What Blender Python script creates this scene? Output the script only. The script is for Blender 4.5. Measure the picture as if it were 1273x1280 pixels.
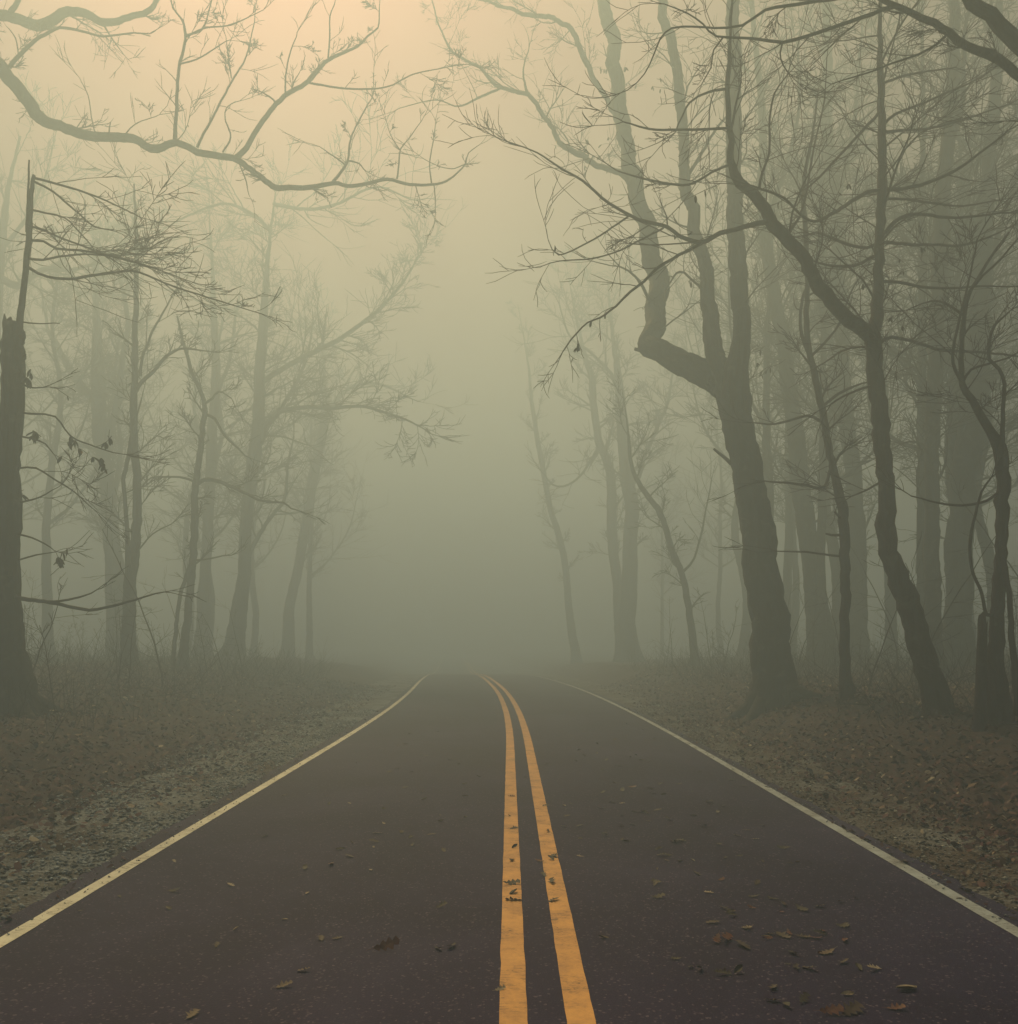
import bpy, math, random
import numpy as np
from mathutils import Vector, noise

# ------------------------------------------------------------------ camera, light, air
scene = bpy.context.scene
for _o in list(bpy.data.objects):
    bpy.data.objects.remove(_o, do_unlink=True)
COL = scene.collection
F, HX, HY, CAM_H = 1100.0, 637.0, 800.0, 1.75       # focal length, principal column, horizon row (1273 px wide frame), eye height

cam_data = bpy.data.cameras.new('camera')
cam_data.sensor_fit = 'HORIZONTAL'
cam_data.sensor_width = 36.0
cam_data.lens = 36.0 * F / 1273.0
cam_data.shift_y = (HY - 640.0) / 1273.0
cam_data.clip_start = 0.1
cam_data.clip_end = 600.0
cam = bpy.data.objects.new('camera', cam_data)
cam.location = (0, 0, CAM_H)
cam.rotation_euler = (math.radians(90), 0, 0)
COL.objects.link(cam)
scene.camera = cam

SUN_EL, SUN_AZ = 46.0, -17.0                          # degrees; azimuth from +Y, minus = left of the road
world = bpy.data.worlds.new('World')
scene.world = world
world.use_nodes = True
wn = world.node_tree
wn.nodes.clear()
w_out = wn.nodes.new('ShaderNodeOutputWorld')
w_bg = wn.nodes.new('ShaderNodeBackground')
w_sky = wn.nodes.new('ShaderNodeTexSky')
w_sky.sky_type = 'NISHITA'
w_sky.sun_disc = False
w_sky.sun_elevation = math.radians(SUN_EL)
w_sky.sun_rotation = math.radians(SUN_AZ)
w_sky.air_density = 0.6
w_sky.dust_density = 6.0
w_sky.ozone_density = 0.3
w_tint = wn.nodes.new('ShaderNodeMix')               # overcast veil: warm, even white balance of the whole sky
w_tint.data_type = 'RGBA'
w_tint.blend_type = 'MULTIPLY'
w_tint.inputs[0].default_value = 1.0
w_tint.inputs[7].default_value = (0.34, 0.15, 0.11, 1)
w_bg.inputs['Strength'].default_value = 0.05
wn.links.new(w_sky.outputs[0], w_tint.inputs[6])
wn.links.new(w_tint.outputs[2], w_bg.inputs['Color'])
wn.links.new(w_bg.outputs[0], w_out.inputs[0])

sun_d = bpy.data.lights.new('sun', 'SUN')
sun_d.energy = 4.0
sun_d.angle = math.radians(12)
sun_d.color = (1.0, 0.735, 0.305)
sun = bpy.data.objects.new('sun', sun_d)
_e, _a = math.radians(SUN_EL), math.radians(SUN_AZ)
SUN_DIR = Vector((math.cos(_e) * math.sin(_a), math.cos(_e) * math.cos(_a), math.sin(_e)))
sun.rotation_euler = SUN_DIR.to_track_quat('Z', 'Y').to_euler()
sun.location = (0, 0, 40)
COL.objects.link(sun)

vs = scene.view_settings
vs.view_transform = 'Standard'
vs.look = 'None'
vs.gamma = 1.0
vs.use_curve_mapping = False
vs.exposure = 1.14

cy = scene.cycles
cy.use_denoising = True
cy.max_bounces = 10
cy.diffuse_bounces = 2
cy.glossy_bounces = 2
cy.volume_bounces = 8
cy.transparent_max_bounces = 6
cy.use_adaptive_sampling = False

HAZE = dict(density=0.0355, color=(0.425, 0.55, 0.735), aniso=0.43, lo=(-70, -30, -2.15), hi=(70, 150, 27.0))

# ------------------------------------------------------------------ materials
def new_mat(name):
    m = bpy.data.materials.new(name)
    m.use_nodes = True
    nt = m.node_tree
    b = nt.nodes['Principled BSDF']
    return m, nt, b

def nd(nt, typ, **kw):
    n = nt.nodes.new(typ)
    for k, v in kw.items():
        setattr(n, k, v)
    return n

def tex_noise(nt, scale, detail=6, rough=0.6, vec=None, dist=0.0):
    n = nd(nt, 'ShaderNodeTexNoise')
    n.inputs['Scale'].default_value = scale
    n.inputs['Detail'].default_value = detail
    n.inputs['Roughness'].default_value = rough
    n.inputs['Distortion'].default_value = dist
    if vec is not None:
        nt.links.new(vec, n.inputs['Vector'])
    return n

def ramp(nt, src, stops):
    r = nd(nt, 'ShaderNodeValToRGB')
    el = r.color_ramp.elements
    while len(el) < len(stops):
        el.new(0.5)
    for e, (p, c) in zip(el, stops):
        e.position = p
        e.color = (c[0], c[1], c[2], 1) if len(c) == 3 else c
    nt.links.new(src, r.inputs[0])
    return r

def bump(nt, b, src, strength, dist):
    n = nd(nt, 'ShaderNodeBump')
    n.inputs['Strength'].default_value = strength
    n.inputs['Distance'].default_value = dist
    nt.links.new(src, n.inputs['Height'])
    nt.links.new(n.outputs[0], b.inputs['Normal'])

def obj_coord(nt, scale=(1, 1, 1)):
    t = nd(nt, 'ShaderNodeTexCoord')
    mp = nd(nt, 'ShaderNodeMapping')
    mp.inputs['Scale'].default_value = scale
    nt.links.new(t.outputs['Object'], mp.inputs[0])
    return mp.outputs[0]

def mat_bark(name, dark, light):
    m, nt, b = new_mat(name)
    v = obj_coord(nt, (1, 1, 0.16))
    n1 = tex_noise(nt, 14, 8, 0.65, v, 0.6)
    v2 = obj_coord(nt)
    n2 = tex_noise(nt, 1.3, 4, 0.6, v2)
    mx = nd(nt, 'ShaderNodeMath', operation='MULTIPLY')
    nt.links.new(n1.outputs[0], mx.inputs[0])
    nt.links.new(n2.outputs[0], mx.inputs[1])
    r = ramp(nt, mx.outputs[0], [(0.12, dark), (0.42, light)])
    n3 = tex_noise(nt, 2.6, 7, 0.72, v2, 0.8)
    lich = ramp(nt, n3.outputs[0], [(0.54, (0, 0, 0)), (0.66, (0.55, 0.55, 0.55))])
    ml = nd(nt, 'ShaderNodeMix', data_type='RGBA')
    ml.inputs[7].default_value = (0.085, 0.092, 0.085, 1)
    nt.links.new(lich.outputs[0], ml.inputs[0])
    nt.links.new(r.outputs[0], ml.inputs[6])
    nt.links.new(ml.outputs[2], b.inputs['Base Color'])
    b.inputs['Roughness'].default_value = 0.9
    b.inputs['Specular IOR Level'].default_value = 0.2
    bump(nt, b, n1.outputs[0], 0.9, 0.03)
    return m

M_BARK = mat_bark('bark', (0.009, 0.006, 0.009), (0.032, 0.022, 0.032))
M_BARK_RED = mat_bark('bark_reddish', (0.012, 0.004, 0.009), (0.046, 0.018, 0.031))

def mat_asphalt():
    m, nt, b = new_mat('asphalt')
    v = obj_coord(nt)
    big = tex_noise(nt, 0.42, 7, 0.68, v, 0.5)
    fine = tex_noise(nt, 95, 3, 0.8, v)
    vo = nd(nt, 'ShaderNodeTexVoronoi')
    vo.inputs['Scale'].default_value = 85
    nt.links.new(v, vo.inputs['Vector'])
    mx = nd(nt, 'ShaderNodeMix', data_type='FLOAT')
    mx.inputs[0].default_value = 0.42
    nt.links.new(big.outputs[0], mx.inputs[2])
    nt.links.new(fine.outputs[0], mx.inputs[3])
    r = ramp(nt, mx.outputs[0], [(0.30, (0.006, 0.003, 0.018)), (0.50, (0.015, 0.0095, 0.048)), (0.70, (0.044, 0.036, 0.100))])
    # pale aggregate chips
    chip = ramp(nt, vo.outputs['Color'], [(0.80, (0, 0, 0)), (0.93, (1, 1, 1))])
    mc = nd(nt, 'ShaderNodeMix', data_type='RGBA')
    mc.inputs[7].default_value = (0.13, 0.105, 0.17, 1)
    ml = nd(nt, 'ShaderNodeMath', operation='MULTIPLY')
    ml.inputs[1].default_value = 0.8
    nt.links.new(chip.outputs[0], ml.inputs[0])
    nt.links.new(ml.outputs[0], mc.inputs[0])
    nt.links.new(r.outputs[0], mc.inputs[6])
    nt.links.new(mc.outputs[2], b.inputs['Base Color'])
    b.inputs['Roughness'].default_value = 0.74
    b.inputs['Specular IOR Level'].default_value = 0.10
    bump(nt, b, vo.outputs['Distance'], 0.35, 0.004)
    return m
M_ASPHALT = mat_asphalt()

def mat_paint(name, col, worn, amount):
    m, nt, b = new_mat(name)
    v = obj_coord(nt)
    n1 = tex_noise(nt, 55, 6, 0.8, v)
    n2 = tex_noise(nt, 3.0, 6, 0.75, v)
    hv = nd(nt, 'ShaderNodeMix', data_type='FLOAT')
    hv.inputs[0].default_value = 0.55
    nt.links.new(n1.outputs[0], hv.inputs[2])
    nt.links.new(n2.outputs[0], hv.inputs[3])
    wear = ramp(nt, hv.outputs[0], [(amount - 0.14, (0, 0, 0)), (amount + 0.10, (1, 1, 1))])
    # cracks across the line, where the asphalt shows
    vc = obj_coord(nt, (0.9, 4.2, 1))
    wc = tex_noise(nt, 1.6, 4, 0.7, vc, 1.2)
    sb = nd(nt, 'ShaderNodeMath', operation='SUBTRACT')
    sb.inputs[1].default_value = 0.5
    ab = nd(nt, 'ShaderNodeMath', operation='ABSOLUTE')
    nt.links.new(wc.outputs[0], sb.inputs[0])
    nt.links.new(sb.outputs[0], ab.inputs[0])
    crack = ramp(nt, ab.outputs[0], [(0.004, (0.75, 0.75, 0.75)), (0.016, (0, 0, 0))])
    gate = ramp(nt, n2.outputs[0], [(0.46, (0, 0, 0)), (0.56, (1, 1, 1))])
    cg = nd(nt, 'ShaderNodeMath', operation='MULTIPLY')
    nt.links.new(crack.outputs[0], cg.inputs[0])
    nt.links.new(gate.outputs[0], cg.inputs[1])
    shade = ramp(nt, n1.outputs[0], [(0.25, tuple(c * 0.72 for c in col)), (0.6, col)])
    mc = nd(nt, 'ShaderNodeMix', data_type='RGBA')
    mc.inputs[7].default_value = (*worn, 1)
    nt.links.new(wear.outputs[0], mc.inputs[0])
    nt.links.new(shade.outputs[0], mc.inputs[6])
    m2 = nd(nt, 'ShaderNodeMix', data_type='RGBA')
    m2.inputs[7].default_value = (0.035, 0.022, 0.026, 1)
    nt.links.new(cg.outputs[0], m2.inputs[0])
    nt.links.new(mc.outputs[2], m2.inputs[6])
    nt.links.new(m2.outputs[2], b.inputs['Base Color'])
    b.inputs['Roughness'].default_value = 0.75
    bump(nt, b, n1.outputs[0], 0.5, 0.004)
    return m
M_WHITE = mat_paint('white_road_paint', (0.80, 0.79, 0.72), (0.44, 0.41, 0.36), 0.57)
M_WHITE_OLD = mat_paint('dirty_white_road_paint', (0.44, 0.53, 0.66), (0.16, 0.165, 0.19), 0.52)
M_YELLOW = mat_paint('yellow_road_paint', (0.80, 0.41, 0.12), (0.36, 0.18, 0.075), 0.525)

def mat_ground():
    m, nt, b = new_mat('leaf_mould')
    v = obj_coord(nt)
    n1 = tex_noise(nt, 0.6, 6, 0.65, v)
    n2 = tex_noise(nt, 22, 6, 0.7, v)
    mx = nd(nt, 'ShaderNodeMix', data_type='FLOAT')
    mx.inputs[0].default_value = 0.55
    nt.links.new(n1.outputs[0], mx.inputs[2])
    nt.links.new(n2.outputs[0], mx.inputs[3])
    r = ramp(nt, mx.outputs[0], [(0.3, (0.012, 0.005, 0.006)), (0.5, (0.034, 0.011, 0.015)), (0.7, (0.068, 0.034, 0.034))])
    nt.links.new(r.outputs[0], b.inputs['Base Color'])
    b.inputs['Roughness'].default_value = 0.95
    bump(nt, b, n2.outputs[0], 1.0, 0.05)
    return m
M_GROUND = mat_ground()

def mat_gravel_bed(name='gravel_bed', lo=0.44, hi=0.62):
    m, nt, b = new_mat(name)
    v = obj_coord(nt)
    vo = nd(nt, 'ShaderNodeTexVoronoi')
    vo.inputs['Scale'].default_value = 38
    nt.links.new(v, vo.inputs['Vector'])
    n2 = tex_noise(nt, 1.1, 5, 0.65, v)
    r1 = ramp(nt, vo.outputs['Color'], [(0.0, (0.055, 0.06, 0.07)), (1.0, (0.22, 0.245, 0.29))])
    r2 = ramp(nt, n2.outputs[0], [(lo, (0, 0, 0)), (hi, (1, 1, 1))])
    mc = nd(nt, 'ShaderNodeMix', data_type='RGBA')
    mc.inputs[7].default_value = (0.045, 0.027, 0.022, 1)
    nt.links.new(r2.outputs[0], mc.inputs[0])
    nt.links.new(r1.outputs[0], mc.inputs[6])
    nt.links.new(mc.outputs[2], b.inputs['Base Color'])
    b.inputs['Roughness'].default_value = 0.95
    bump(nt, b, vo.outputs['Distance'], 1.0, 0.02)
    return m
M_GRAVEL = mat_gravel_bed()
M_GRAVEL_SOIL = mat_gravel_bed('soiled_gravel_bed', 0.30, 0.56)

def mat_island(name, stops, rough=0.85, trans=0.0):
    m, nt, b = new_mat(name)
    g = nd(nt, 'ShaderNodeNewGeometry')
    r = ramp(nt, g.outputs['Random Per Island'], stops)
    nt.links.new(r.outputs[0], b.inputs['Base Color'])
    b.inputs['Roughness'].default_value = rough
    b.inputs['Specular IOR Level'].default_value = 0.25
    return m
M_STONES = mat_island('gravel_stones', [(0.0, (0.065, 0.07, 0.08)), (0.5, (0.19, 0.21, 0.25)), (0.85, (0.31, 0.35, 0.41)), (1.0, (0.46, 0.50, 0.56))], 0.9)
M_STONES_DIRTY = mat_island('dirty_gravel_stones', [(0.0, (0.04, 0.034, 0.036)), (0.5, (0.11, 0.10, 0.105)), (0.85, (0.19, 0.18, 0.19)), (1.0, (0.34, 0.33, 0.33))], 0.9)
M_LITTER = mat_island('leaf_litter', [(0.0, (0.012, 0.002, 0.005)), (0.45, (0.046, 0.009, 0.018)), (0.8, (0.085, 0.028, 0.036)), (0.96, (0.17, 0.12, 0.09)), (1.0, (0.36, 0.31, 0.26))], 0.8)

def mat_leaf(name, c1, c2):
    m, nt, b = new_mat(name)
    v = obj_coord(nt)
    n1 = tex_noise(nt, 30, 5, 0.7, v)
    r = ramp(nt, n1.outputs[0], [(0.3, c1), (0.7, c2)])
    nt.links.new(r.outputs[0], b.inputs['Base Color'])
    b.inputs['Roughness'].default_value = 0.7
    bump(nt, b, n1.outputs[0], 0.5, 0.01)
    return m
M_LEAF = {
    'brown': mat_leaf('dead_leaf_brown', (0.016, 0.009, 0.010), (0.046, 0.025, 0.025)),
    'dark': mat_leaf('dead_leaf_dark', (0.005, 0.003, 0.003), (0.014, 0.008, 0.008)),
    'red': mat_leaf('dead_leaf_red', (0.045, 0.010, 0.010), (0.10, 0.022, 0.018)),
    'pale': mat_leaf('dead_leaf_pale', (0.14, 0.11, 0.085), (0.30, 0.25, 0.20)),
    'tan': mat_leaf('dead_leaf_tan', (0.05, 0.032, 0.028), (0.11, 0.075, 0.062)),
}

# ------------------------------------------------------------------ mesh helpers
def mesh_from_arrays(name, V, Fq, smooth=True):
    """V (n,3), Fq list of integer arrays (m,k) of faces with k corners"""
    me = bpy.data.meshes.new(name)
    V = np.asarray(V, dtype=np.float32)
    me.vertices.add(len(V))
    me.vertices.foreach_set('co', V.ravel())
    idx = np.concatenate([f.ravel() for f in Fq]).astype(np.int32)
    tot = np.concatenate([np.full(len(f), f.shape[1], dtype=np.int32) for f in Fq])
    st = np.concatenate([[0], np.cumsum(tot)[:-1]]).astype(np.int32)
    me.loops.add(len(idx))
    me.loops.foreach_set('vertex_index', idx)
    me.polygons.add(len(tot))
    me.polygons.foreach_set('loop_start', st)
    me.polygons.foreach_set('loop_total', tot)
    me.update(calc_edges=True)
    me.validate()
    if smooth:
        me.polygons.foreach_set('use_smooth', np.ones(len(tot), dtype=bool))
    return me

def link(name, me, mat, parent=None):
    o = bpy.data.objects.new(name, me)
    if mat is not None and me is not None and not me.materials:
        me.materials.append(mat)
    COL.objects.link(o)
    if parent is not None:
        o.parent = parent
    return o

def thing(o, label, cat, group=None):
    o['label'] = label
    o['category'] = cat
    if group:
        o['group'] = group
    return o

def empty(name, loc):
    o = bpy.data.objects.new(name, None)
    o.empty_display_size = 0.3
    o.location = loc
    COL.objects.link(o)
    return o

class Tubes:
    """collects tapered tubes; build() turns them into one mesh, batch by batch"""
    def __init__(self):
        self.b = {}
    def add(self, pts, rad, sides, lumpy=0.0):
        self.b.setdefault((len(pts), sides, lumpy), []).append((pts, rad))
    def build(self, name, origin):
        VV, FQ, off = [], [], 0
        org = np.array(origin, dtype=np.float64)
        for (n, s, lumpy), items in self.b.items():
            P = np.array([[tuple(p) for p in it[0]] for it in items], dtype=np.float64)      # k,n,3
            R = np.array([it[1] for it in items], dtype=np.float64)                          # k,n
            k = len(items)
            T = np.empty_like(P)
            T[:, 1:-1] = P[:, 2:] - P[:, :-2]
            T[:, 0] = P[:, 1] - P[:, 0]
            T[:, -1] = P[:, -1] - P[:, -2]
            T /= np.maximum(np.linalg.norm(T, axis=2, keepdims=True), 1e-9)
            mean = P[:, -1] - P[:, 0]
            if n > 8:
                ref = np.tile(np.array([0.08, 1.0, 0.05]), (k, 1))
            else:
                ref = np.eye(3)[np.argmin(np.abs(mean), axis=1)]
            U = np.cross(T, ref[:, None, :])
            U /= np.maximum(np.linalg.norm(U, axis=2, keepdims=True), 1e-9)
            W = np.cross(T, U)
            a = np.arange(s) * 2 * np.pi / s
            rr = R[:, :, None] * np.ones((1, 1, s))
            if lumpy:
                rs = np.random.RandomState(k * 7 + n)
                ph = rs.rand(k, 6) * 6.28
                L = np.arange(n)[None, :, None] * np.ones((k, 1, 1))
                A = a[None, None, :]
                g = (np.sin(2 * A + ph[:, 0, None, None] + L * 0.21) * 0.45
                     + np.sin(3 * A + ph[:, 1, None, None] - L * 0.33) * 0.35
                     + np.sin(A + ph[:, 2, None, None] + L * 0.47) * 0.5
                     + np.sin(5 * A + ph[:, 3, None, None] + L * 0.8) * 0.3)
                if s > 30:                       # furrowed bark: ridges that wander up the trunk
                    g = g * 0.7 + 0.55 * np.sign(np.sin(11 * A + 1.6 * np.sin(L * 0.31) + ph[:, 4, None, None])) * (0.6 + 0.4 * np.sin(L * 0.9 + 4 * A))
                rr = rr * (1 + lumpy * g + lumpy * 0.5 * (rs.rand(k, n, s) - 0.5))
            V = P[:, :, None, :] + rr[..., None] * (np.cos(a)[None, None, :, None] * U[:, :, None, :]
                                                    + np.sin(a)[None, None, :, None] * W[:, :, None, :])
            V = V.reshape(-1, 3) - org
            i = np.arange(n - 1)[:, None]
            j = np.arange(s)[None, :]
            q = np.stack([i * s + j, i * s + (j + 1) % s, (i + 1) * s + (j + 1) % s, (i + 1) * s + j], axis=-1).reshape(-1, 4)
            q = (q[None] + (np.arange(k) * n * s)[:, None, None]).reshape(-1, 4) + off
            cap = np.arange(s)[None, ::-1] + (np.arange(k) * n * s)[:, None] + off
            cap2 = np.arange(s)[None, :] + (np.arange(k) * n * s + (n - 1) * s)[:, None] + off
            VV.append(V)
            FQ += [q, cap, cap2]
            off += len(V)
        return mesh_from_arrays(name, np.concatenate(VV), FQ)

# ------------------------------------------------------------------ terrain
def road_cx(y):
    t = max(0.0, y - 14.0)
    return 0.03 - 0.0017 * t * t if y < 33 else 0.03 - 0.0017 * 19 ** 2 - 0.0646 * (y - 33)

def road_z(y):
    if y < 29:
        return 0.0
    if y < 59:
        return -0.0006 * (y - 29) ** 2
    if y < 84:
        return -0.54 - 0.036 * (y - 59) + 0.00072 * (y - 59) ** 2
    return -0.99

def sstep(a, b, x):
    t = min(1.0, max(0.0, (x - a) / (b - a)))
    return t * t * (3 - 2 * t)

def fbm(x, y, s):
    return noise.noise((x * s, y * s, 3.7)) + 0.5 * noise.noise((x * s * 2.1, y * s * 2.1, 9.1))

def ground_z(x, y):
    dx = x - road_cx(y)
    d = abs(dx)
    z = road_z(y)
    if d < 3.0:
        return z - 0.09
    z += -0.09 + 0.07 * sstep(3.0, 3.3, d)
    if dx > 0:
        z += 0.70 * sstep(3.9, 6.6, d) + 0.35 * sstep(6.5, 14, d) + 0.8 * sstep(16, 45, d)
    else:
        z += 0.62 * sstep(4.2, 8.2, d) + 0.40 * sstep(7.5, 12, d) + 0.8 * sstep(16, 45, d)
    k = sstep(3.6, 7.0, d)
    z += k * (0.10 * fbm(x, y, 0.35) + 0.05 * fbm(x, y, 1.1)) + 0.02 * sstep(3.2, 3.8, d) * fbm(x, y, 2.3)
    return z

def axis(stops):
    out = []
    for (a, b, st) in stops:
        n = max(1, int(round((b - a) / st)))
        out += [a + (b - a) * i / n for i in range(n)]
    out.append(stops[-1][1])
    return out

def grid_mesh(name, xs, ys, fz):
    nx, ny = len(xs), len(ys)
    V = np.array([fz(x, y) for y in ys for x in xs])
    i = np.arange(ny - 1)[:, None]
    j = np.arange(nx - 1)[None, :]
    q = np.stack([i * nx + j, i * nx + j + 1, (i + 1) * nx + j + 1, (i + 1) * nx + j], axis=-1).reshape(-1, 4)
    return mesh_from_arrays(name, V, [q])

def structure(o):
    o['kind'] = 'structure'
    return o

def stuff(o):
    o['kind'] = 'stuff'
    return o

xs = axis([(-69, -24, 3), (-24, -11, 0.8), (-11, 11, 0.2), (11, 24, 0.8), (24, 69, 3)])
ys = axis([(-29, -2, 2), (-2, 3, 0.5), (3, 28, 0.2), (28, 60, 0.7), (60, 149, 3)])
ground = structure(link('ground', grid_mesh('ground', xs, ys, lambda x, y: (x, y, ground_z(x, y))), M_GROUND))

ROAD_Y = axis([(-28.5, 2, 1), (2, 22, 0.12), (22, 60, 0.4), (60, 148, 2)])
def strip(name, offs_fn, ylist, z_off):
    """a sheet along the road: offs_fn(y) -> list of lateral offsets"""
    rows = []
    for y in ylist:
        rows.append([(road_cx(y) + o, y, road_z(y) + z_off) for o in offs_fn(y)])
    n = len(rows[0])
    V = np.array(rows).reshape(-1, 3)
    i = np.arange(len(rows) - 1)[:, None]
    j = np.arange(n - 1)[None, :]
    q = np.stack([i * n + j, i * n + j + 1, (i + 1) * n + j + 1, (i + 1) * n + j], axis=-1).reshape(-1, 4)
    return mesh_from_arrays(name, V, [q])

def edge_jit(y, seed, amp):
    return amp * (noise.noise((y * 0.7, seed, 0)) + 0.6 * noise.noise((y * 3.1, seed, 5)) + 0.4 * noise.noise((y * 9.0, seed, 8)))

road = structure(link('road', strip('road', lambda y: [-3.20 + edge_jit(y, 1.3, 0.07), -2.6, -1.3, 0, 1.3, 2.6, 3.22 + edge_jit(y, 7.7, 0.07)], ROAD_Y, 0.0), M_ASPHALT))
# the crumbled asphalt edge has a thickness: a skirt down both sides
for sgn, sd, base in ((-1, 1.3, -3.20), (1, 7.7, 3.22)):
    rows = []
    for y in ROAD_Y:
        e = base + edge_jit(y, sd, 0.07)
        rows.append([(road_cx(y) + e, y, road_z(y)), (road_cx(y) + e + sgn * 0.05, y, road_z(y) - 0.10)])
    V = np.array(rows).reshape(-1, 3)
    i = np.arange(len(rows) - 1)
    q = np.stack([2 * i, 2 * i + 1, 2 * i + 3, 2 * i + 2], axis=-1)
    link('asphalt_edge', mesh_from_arrays('asphalt_edge', V, [q]), M_ASPHALT, road)

def line(name, off, w, mat, seed, label):
    def f(y):
        j1, j2 = 0.06 * edge_jit(y * 5, seed, 0.07), 0.06 * edge_jit(y * 5, seed + 3, 0.07)
        return [off - w / 2 + j1, off + w / 2 + j2]
    o = link(name, strip(name, f, [y for y in ROAD_Y if y > -20], 0.004), mat, road)
    o['label'] = label
    return o
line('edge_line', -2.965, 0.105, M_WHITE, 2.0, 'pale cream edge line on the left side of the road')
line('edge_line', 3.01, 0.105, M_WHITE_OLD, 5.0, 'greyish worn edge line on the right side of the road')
line('centre_line', -0.01, 0.132, M_YELLOW, 11.0, 'left one of the double yellow centre lines')
line('centre_line', 0.30, 0.132, M_YELLOW, 15.0, 'right one of the double yellow centre lines')

# gravel shoulders: a sheet over the ground plus loose stones
def shoulder(sgn, wid):
    ylist = axis([(-20, 2, 1), (2, 24, 0.2), (24, 60, 0.6)])
    rows = []
    for y in ylist:
        w = wid + 0.35 * noise.noise((y * 0.5, sgn * 4.0, 1)) + 0.2 * noise.noise((y * 2.2, sgn * 4.0, 6))
        rr = []
        for k in range(9):
            o = 3.06 + (w - 0.1) * k / 8
            x = road_cx(y) + sgn * o
            z = ground_z(x, y) + (0.030 if 0 < k < 8 else -0.02) + 0.012 * fbm(x, y, 4.0)
            if k == 0:
                z = road_z(y) - 0.03
            rr.append((x, y, z))
        rows.append(rr if sgn > 0 else rr[::-1])
    n = 9
    V = np.array(rows).reshape(-1, 3)
    i = np.arange(len(rows) - 1)[:, None]
    j = np.arange(n - 1)[None, :]
    q = np.stack([i * n + j, i * n + j + 1, (i + 1) * n + j + 1, (i + 1) * n + j], axis=-1).reshape(-1, 4)
    return structure(link('gravel_shoulder', mesh_from_arrays('gravel_shoulder', V, [q]), M_GRAVEL if sgn < 0 else M_GRAVEL_SOIL))
shoulder(-1, 1.75)
shoulder(1, 1.35)

def scatter(name, n, placer, proto_v, proto_f, smin, smax, mat, seed, flat=1.0, tilt=0.5, par=None):
    rs = np.random.RandomState(seed)
    pos = np.array([placer(rs) for _ in range(n)])
    S = smin + (smax - smin) * rs.rand(n) ** 2.2
    a = rs.rand(n) * 6.283
    tx, ty = (rs.rand(n) - 0.5) * 2 * tilt, (rs.rand(n) - 0.5) * 2 * tilt
    pv = np.array(proto_v)
    V = pv[None] * (1 + 0.35 * (rs.rand(n, len(pv), 3) - 0.5))
    V = V * S[:, None, None]
    V[:, :, 2] *= flat
    V[:, :, 2] += V[:, :, 0] * tx[:, None] + V[:, :, 1] * ty[:, None]
    c, s = np.cos(a)[:, None], np.sin(a)[:, None]
    X = V[:, :, 0] * c - V[:, :, 1] * s
    Y = V[:, :, 0] * s + V[:, :, 1] * c
    V = np.stack([X, Y, V[:, :, 2]], axis=-1) + pos[:, None, :]
    FQ = []
    for f in proto_f:
        f = np.array(f)
        FQ.append((f[None] + (np.arange(n) * len(pv))[:, None, None]).reshape(-1, f.shape[1]))
    return stuff(link(name, mesh_from_arrays(name, V.reshape(-1, 3), FQ, smooth=False), mat, par))

STONE_V = [(1, 0, 0), (0.2, 0.9, 0.1), (-0.9, 0.3, 0), (-0.4, -0.8, 0), (0.5, -0.8, 0.1), (0.1, 0, 0.8), (0, 0, -0.6)]
STONE_F = [[(0, 1, 5), (1, 2, 5), (2, 3, 5), (3, 4, 5), (4, 0, 5), (1, 0, 6), (2, 1, 6), (3, 2, 6), (4, 3, 6), (0, 4, 6)]]
def stone_placer(sgn, wid):
    def f(rs):
        while True:
            y = 3.0 + 19 * rs.rand() ** 1.5
            o = 3.2 + wid * rs.rand() ** 1.25
            x = road_cx(y) + sgn * o
            if noise.noise((x * 0.9, y * 0.9, 2.0)) + 0.2 * rs.randn() < 0.30 - 0.45 * max(0, (o - 3.2) / wid - 0.6):
                return (x, y, ground_z(x, y) + 0.034)
    return f
scatter('gravel', 15000, stone_placer(-1, 1.75), STONE_V, STONE_F, 0.006, 0.030, M_STONES, 3, 0.7)
scatter('gravel', 9000, stone_placer(1, 1.35), STONE_V, STONE_F, 0.006, 0.026, M_STONES_DIRTY, 4, 0.7)

LITTER_V = [(-1.0, 0, 0), (-0.35, 0.5, 0.22), (0.45, 0.42, 0.20), (1.0, 0, 0.1), (0.4, -0.45, 0.24), (-0.4, -0.5, 0.18)]
LITTER_F = [[(0, 1, 5)], [(1, 2, 4, 5)], [(2, 3, 4)]]
LITTER_F = [[(0, 1, 5), (2, 3, 4)], [(1, 2, 4, 5)]]
def litter_placer(sgn, ymax, pw, d0=3.7, d1=13.0):
    def f(rs):
        while True:
            y = 3.5 + ymax * rs.rand() ** pw
            d = d0 + (d1 - d0) * rs.rand() ** 1.3
            if d < 5.0 and rs.rand() > (d - 3.4) / 1.6:
                continue
            x = road_cx(y) + sgn * d
            return (x, y, ground_z(x, y) + 0.02 + 0.02 * rs.rand())
    return f
def edge_placer(sgn, d0, d1):
    def f(rs):
        y = 3.2 + 20 * rs.rand() ** 1.4
        d = d1 - (d1 - d0) * rs.rand() ** 2.0
        x = road_cx(y) + sgn * d
        return (x, y, (road_z(y) if d < 3.16 else ground_z(x, y)) + 0.008)
    return f
def litter_edge(sgn, d0, d1):
    def f(rs):
        while True:
            y = 4.0 + 20 * rs.rand() ** 1.3
            d = d0 + (d1 - d0) * rs.rand() ** 0.8
            x = road_cx(y) + sgn * d
            if noise.noise((x * 1.1, y * 1.1, 8.0)) + 0.25 * rs.randn() > -0.05:
                return (x, y, ground_z(x, y) + 0.045)
    return f
scatter('grit', 1600, edge_placer(-1, 2.95, 3.3), STONE_V, STONE_F, 0.004, 0.014, M_STONES, 21, 0.7)
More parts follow.
